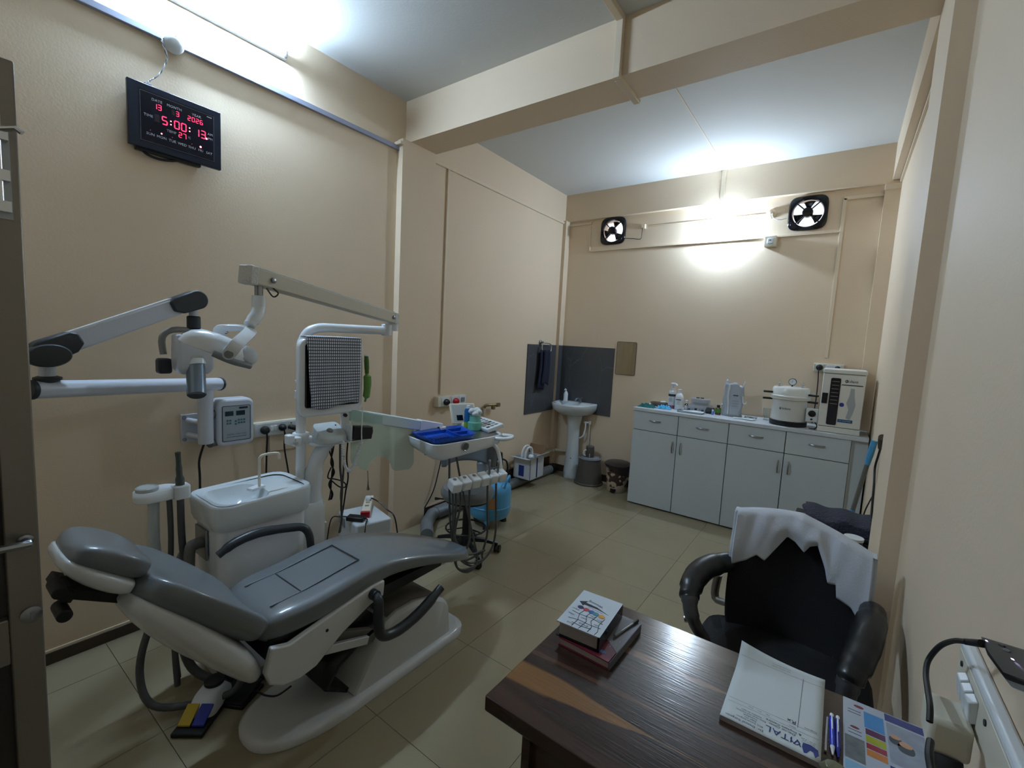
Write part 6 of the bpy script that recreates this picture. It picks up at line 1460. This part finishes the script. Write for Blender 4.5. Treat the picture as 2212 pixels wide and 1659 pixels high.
# ============================================================ OFFICE CHAIR
oc = thing('office_chair', 'black mesh office chair with padded arms behind the desk', 'chair', (2.79, 1.75, 0))
def backpt(u, w, off=0.0):
    """u -1..1 across, w 0..1 up; front surface of the backrest"""
    hx = .225 - .012 * (2 * w - 1) ** 2
    zt = .975 + .018 * (1 - u * u) - .052 * max(0, u) ** .8
    z = .50 + (zt - .50) * w
    y = 1.93 + .075 * w - .055 * u * u - off
    return (2.785 + hx * u, y, z)
mb = M(); rings = []
for j in range(13):
    w = j / 12; e = 1 - .12 * (abs(2 * w - 1) ** 6)
    rings.append([backpt((-1 + 2 * i / 14) * e, w) for i in range(15)] + [(lambda q: (q[0], q[1] + .05, q[2]))(backpt((1 - 2 * i / 14) * e, w)) for i in range(15)])
obj('backrest', mb.loft(rings), BLKF, oc, bevel=.01)
mb = M(); mb.loft([[(a, b, z) for a, b in rrect(2.765, 1.70, hx, hy, .08)] for z, hx, hy in ((.45, .22, .22), (.47, .262, .255), (.515, .27, .262), (.550, .255, .245), (.560, .16, .16))])
obj('seat', mb, BLKF, oc, smooth=60)
obj('seat_shell', M().loft([[(a, b, z) for a, b in rrect(2.785, 1.70, hx, hx, .08)] for z, hx in ((.395, .19), (.45, .225))]), BLACK, oc)
PAD = mat('black_arm_padding', (26, 27, 30), .4, coat=.15)
PLM = mat('grey_arm_plastic', (72, 72, 74), .4)
def arm(sgn, pts, lower):
    a = obj('armrest', M().tube(pts, [.028, .038, .043, .044, .042, .036, .028], 16, smooth=6), PAD, oc, smooth=60)
    obj('arm_support', M().tube(lower, [.030, .026, .022, .020, .018], 12, smooth=5), PLM, a)
arm(-1, [(2.580, 1.960, 0.779), (2.535, 1.910, 0.775), (2.490, 1.840, 0.764), (2.471, 1.770, 0.744), (2.472, 1.710, 0.718), (2.479, 1.680, 0.702)], [(2.476, 1.690, 0.711), (2.490, 1.670, 0.668), (2.512, 1.670, 0.621), (2.542, 1.690, 0.570), (2.60, 1.70, .47)])
arm(1, [(3.012, 1.93, .765), (3.008, 1.86, .770), (2.995, 1.77, .760), (2.978, 1.68, .735), (2.958, 1.605, .705), (2.950, 1.58, .680)], [(2.951, 1.585, .69), (2.948, 1.575, .63), (2.945, 1.60, .56), (2.93, 1.65, .50), (2.90, 1.68, .44)])
obj('back_frame', M().tube([(2.515, 2.000, 0.684), (2.512, 2.000, 0.580), (2.585, 1.96, .58), (2.62, 1.88, .46), (2.70, 1.80, .42)], .016, 10, smooth=5), ALU, oc)
obj('back_frame', M().tube([(2.985, 2.0, .78), (2.985, 1.99, .66), (2.97, 1.95, .54), (2.93, 1.86, .44), (2.86, 1.80, .42)], .016, 10, smooth=5), ALU, oc)
obj('tilt_lever', M().cyl((2.60, 1.62, .405), (2.515, 1.60, .425), .010, n=10), STEEL, oc)
obj('tilt_knob', M().cyl((2.491, 1.740, 0.602), (2.458, 1.740, 0.591), .014, n=12), CHROME, oc)
obj('gas_column', M().cyl((2.785, 1.72, .09), (2.785, 1.72, .40), .028, n=14), BLACK, oc)
for k in range(5):
    a = radians(20 + 72 * k); e = (2.785 + .25 * cos(a), 1.72 + .25 * sin(a))
    lg = obj('base_leg', M().tube([(2.785 + .02 * cos(a), 1.72 + .02 * sin(a), .10), (e[0], e[1], .065)], [.026, .015], 8), BLACK, oc)
    obj('castor', M().cyl((e[0] + .015 * sin(a), e[1] - .015 * cos(a), .026), (e[0] - .015 * sin(a), e[1] + .015 * cos(a), .026), .026, n=14), BLACK, lg)
# white coat draped over the back
COAT = mat('white_cotton_coat', (200, 204, 212), .85, bump=.12, bscale=180)
hem = [(2.538, 1.930, 0.784), (2.568, 1.930, 0.787), (2.619, 1.930, 0.815), (2.652, 1.930, 0.842), (2.679, 1.930, 0.825), (2.708, 1.930, 0.872), (2.742, 1.930, 0.928), (2.770, 1.930, 0.914), (2.800, 1.930, 0.886), (2.816, 1.930, 0.914), (2.840, 1.930, 0.926), (2.869, 1.930, 0.856), (2.881, 1.930, 0.808), (2.906, 1.930, 0.812), (2.910, 1.930, 0.770), (2.954, 1.920, 0.755), (2.974, 1.910, 0.729), (3.001, 1.900, 0.754), (3.036, 1.890, 0.750)]
HX = [h[0] for h in hem]; HZ = [h[2] for h in hem]
def hemz(x):
    if x <= HX[0]: return HZ[0]
    for i in range(len(HX) - 1):
        if HX[i] <= x <= HX[i + 1]: return HZ[i] + (HZ[i + 1] - HZ[i]) * (x - HX[i]) / max(1e-6, HX[i + 1] - HX[i])
    return HZ[-1]
NU = 90
def coat(u, v):
    uu = -1.06 + 2.12 * u; uc = max(-1, min(1, uu)); top = backpt(uc, 1.0); x = 2.785 + (.213 * uu)
    hz = hemz(x)
    if uu < -.97 or uu > .99: pass
    fold = .006 * sin(23 * u + 3 * v) * min(1, 2 * v) + .004 * sin(47 * u - 6 * v) * v + .003 * sin(9 * u + 11 * v)
    if v <= .62:
        a = v / .62; z = hz + (top[2] + .008 - hz) * a; w = max(0, (z - .50) / (top[2] - .50))
        y = backpt(uc, w, .014)[1] - fold - .012 * sin(pi * a) - .018 * (1 - a) * (.4 + .6 * sin(7 * u) ** 2)
        if abs(uu) > 1: y += .02
        return (x, y, z)
    if v <= .76:
        a = (v - .62) / .14; return (x, top[1] - .014 + a * .082, top[2] + .008 + .008 * sin(pi * a))
    a = (v - .76) / .24; return (x, top[1] + .070 + fold * .6 - .02 * a, top[2] + .006 - .34 * a)
single('white_coat', M().grid(NU, 34, coat), COAT, 'white cotton coat draped over the back of the black office chair', 'coat', solid=.003, smooth=60)

# ============================================================ DARK BOXES BY THE RIGHT WALL
t = thing('black_crate', 'black storage box on the floor in front of the cabinets by the right wall', 'box', (2.885, 3.14, 0))
obj('box_body', M().box((2.715, 2.99, 0), (3.06, 3.30, .640)), BLACK, t, bevel=.008)
obj('box_rim', M().box((2.708, 2.983, .640), (3.067, 3.307, .662)), BLACK, t, bevel=.006)
MESH = mat('navy_ribbed_fabric', (36, 38, 54), .8)
nt = MESH.node_tree; p = nt.nodes['Principled BSDF']; tc = nt.nodes.new('ShaderNodeTexCoord'); wv = nt.nodes.new('ShaderNodeTexVoronoi'); wv.inputs['Scale'].default_value = 85; b_ = nt.nodes.new('ShaderNodeBump'); b_.inputs['Strength'].default_value = .8; b_.inputs['Distance'].default_value = .006
nt.links.new(tc.outputs['Object'], wv.inputs['Vector']); nt.links.new(wv.outputs['Distance'], b_.inputs['Height']); nt.links.new(b_.outputs[0], p.inputs['Normal'])
def f(u, v):
    x = 2.752 + .312 * u + .012 * sin(14 * v) * (u < .05)
    if v < .62: a = v / .62; return (x, 3.30 - .27 * a, .668 + .058 * sin(pi * (.25 + .55 * a)) + .006 * sin(13 * u))
    a = (v - .62) / .38; return (x, 3.03 - .045 * a - .01 * sin(6 * u), .702 - .095 * a + .006 * sin(17 * u))
single('ribbed_mat', M().grid(30, 20, f), MESH, 'dark navy ribbed fabric draped over the black storage box', 'mat', solid=.006, smooth=60)
t = single('low_black_box', M().box((2.86, 2.70, 0), (3.06, 2.93, .565)), BLACK, 'second black box nearer the office chair, with a white-rimmed tumbler on it', 'box', bevel=.008)
tp = Vector((2.982, 2.820, 0.716))
t = thing('tumbler', 'dark tumbler with a white rim standing on the low black box', 'cup', (tp.x, tp.y, .566))
obj('cup_body', M().lathe([(.032, 0), (.038, max(.03, tp.z - .566 - .012))], (tp.x, tp.y, .566), n=24), BLACKG, t)
obj('white_rim', M().lathe([(.034, tp.z - .566 - .014), (.041, tp.z - .566 - .014), (.042, tp.z - .566), (.033, tp.z - .566)], (tp.x, tp.y, .566), n=24), WPLAS, t)
obj('dark_inside', M().lathe([(.033, tp.z - .5675), (.033, tp.z - .567)], (tp.x, tp.y, .566), n=24), BLACK, t)
# mop
m0, m1 = Vector((3.059, 3.600, 1.106)), Vector((3.001, 3.600, 0.670)); md = (m1 - m0).normalized()
mL = (m0.z - .05) / -md.z
t = thing('mop', 'grey-poled mop with blue grips leaning by the right end of the cabinets', 'mop', (m1.x - .03, m1.y, 0))
mf = m0 + md * mL
obj('pole', M().cyl(tuple(m0 + md * .05), tuple(mf), .013, n=12), mat('grey_mop_pole', (120, 118, 110), .4, metal=.3), t)
obj('grip', M().tube([tuple(m0), tuple(m0 + md * .10), tuple(m0 + md * .16)], [.018, .018, .015], 12), SKYB, t)
obj('grip', M().cyl(tuple(m0 + md * .47), tuple(m0 + md * .60), .016, n=12), SKYB, t)
obj('mop_head', M().loft([[(mf.x + a, mf.y + b, z) for a, b in rrect(0, 0, hx, hy, .02)] for z, hx, hy in ((.001, .07, .12), (.03, .065, .115), (.055, .03, .05))]), mat('grey_mop_yarn', (120, 122, 124), .9), t)
# hanging plug and cable
t = thing('hanging_plug', 'dark brown plug with a black cable hanging on the right wall beside the mop', 'plug', (3.08, 3.43, 1.1))
k0, k1 = Vector((3.072, 3.230, 1.183)), Vector((3.072, 3.310, 1.109))
obj('plug_body', M().tube([tuple(k0), tuple(k0 * .5 + k1 * .5), tuple(k1)], [.022, .020, .013], 12), mat('dark_brown_bakelite', (76, 64, 54), .4), t)
obj('cable', M().tube([tuple(k1), (3.074, 3.420, 1.044), (3.074, 3.535, 0.950), (3.074, 3.446, 0.868), (3.074, 3.392, 0.782), (3.074, 3.318, 0.689), (3.074, 3.248, 0.601), (3.076, 3.35, .3)], .006, 8, smooth=5), RUBBER, t)
obj('cable', M().tube([(3.074, 3.403, 0.807), (3.070, 3.591, 0.704), (3.060, 3.639, 0.636), (3.050, 3.598, 0.583)], .004, 7, smooth=4), RUBBER, t)

# ============================================================ RIGHT WALL SWITCHBOARD
t = thing('switch_board', 'white switch board with three rockers on the right wall above the desk', 'switch', (XR, .95, 1.07))
obj('board', M().box((3.070, .60, 1.030), (XR, 1.135, 1.118)), WPLAS, t, bevel=.006)
obj('board_face', M().box((3.0675, .61, 1.040), (3.070, 1.118, 1.106)), OFFW, t, bevel=.001)
for y in (1.045, 1.015, .985): obj('rocker', M().obox((3.063, y, 1.073), (.006, 0, .003), (0, .0125, 0), (-.002, 0, .018)), WPLAS, t, bevel=.002)
for y in (1.09, .93): obj('board_screw', M().lathe([(.005, 0), (.005, -.002)], (3.0675, y, 1.09), (1, 0, 0), n=10), DKGREY, t)
t = thing('power_adapter', 'cream phone charger block plugged into the right wall switch board', 'adapter', (3.03, .98, 1.0))
obj('block', M().box((3.012, .945, 1.000), (3.064, 1.022, 1.058)), OFFW, t, bevel=.008, seg=3)
t = thing('mains_plug', 'black plug and cable under the cream charger block above the desk', 'plug', (3.04, .945, .98))
obj('plug_body', M().tube([(3.040, .952, .999), (3.040, .944, .985), (3.038, .932, .968)], [.017, .018, .009], 12), RUBBER, t)
obj('cable', M().tube([(3.038, .931, .969), (3.036, .92, .94), (3.038, .90, .90), (3.04, .88, .84)], .006, 8, smooth=4), RUBBER, t)
w4 = [Vector((3.075, 1.060, 1.164)), Vector((3.075, 0.801, 1.276)), Vector((3.045, 0.684, 1.288)), Vector((3.045, 0.809, 1.229)), Vector((3.050, 0.908, 1.207))]
t = thing('wifi_router', 'black pocket router with two lit lamps resting on the switch board', 'router', tuple(w4[0]))
nrm = (w4[1] - w4[0]).cross(w4[4] - w4[0]).normalized(); nrm = nrm if nrm.z > 0 else -nrm
cw = sum(w4, Vector((0, 0, 0))) / 5
mb = M(); mb.loft([[tuple(q - nrm * .016) for q in w4], [tuple(q) for q in w4]]); obj('router_body', mb, mat('black_router_plastic', (22, 18, 20), .3), t, bevel=.004)
def wp(a, b): return w4[0] + (w4[1] - w4[0]) * a + (w4[4] - w4[0]) * b
for a, b in ((.12, .28), (.44, .85)): obj('lamp', M().obox(tuple(wp(a, b) + nrm * .0006), tuple((w4[1] - w4[0]).normalized() * .0055), tuple((w4[4] - w4[0]).normalized() * .0022), tuple(nrm * .0006)), WLED, t)
c2_ = wp(.42, .48); e1, e2 = (w4[1] - w4[0]).normalized(), (w4[4] - w4[0]).normalized()
obj('logo_ring', M().tube([tuple(c2_ + nrm * .0008 + e1 * .014 * cos(a) + e2 * .007 * sin(a)) for a in [2 * pi * k / 20 for k in range(20)]], .0007, 5, closed=True), MIDGREY, t)
obj('button', M().tube([tuple(wp(.34, .26) + nrm * .0006), tuple(wp(.42, .30) + nrm * .0006)], .0014, 6), DKGREY, t)
t = thing('charging_cable', 'black charging cable arching from the pocket router down to the charger block', 'cable', (3.02, .95, 1.1))
obj('plug_tip', M().tube([tuple(wp(.0, .55)), (3.050, 1.011, 1.167)], [.006, .005], 10), RUBBER, t)
obj('cable', M().tube([(3.050, 1.003, 1.171), (3.040, 1.027, 1.155), (3.030, 1.057, 1.124), (3.020, 1.064, 1.090), (3.015, 1.039, 1.076), (3.010, 0.979, 1.081), (3.005, 0.920, 1.089), (3.003, 0.897, 1.078)], .0042, 8, smooth=6), RUBBER, t)
obj('cable', M().tube([(2.980, 0.751, 1.142), (2.975, 0.721, 1.143), (2.975, 0.699, 1.139), (2.975, 0.659, 1.141)], .0042, 8, smooth=6), RUBBER, t)
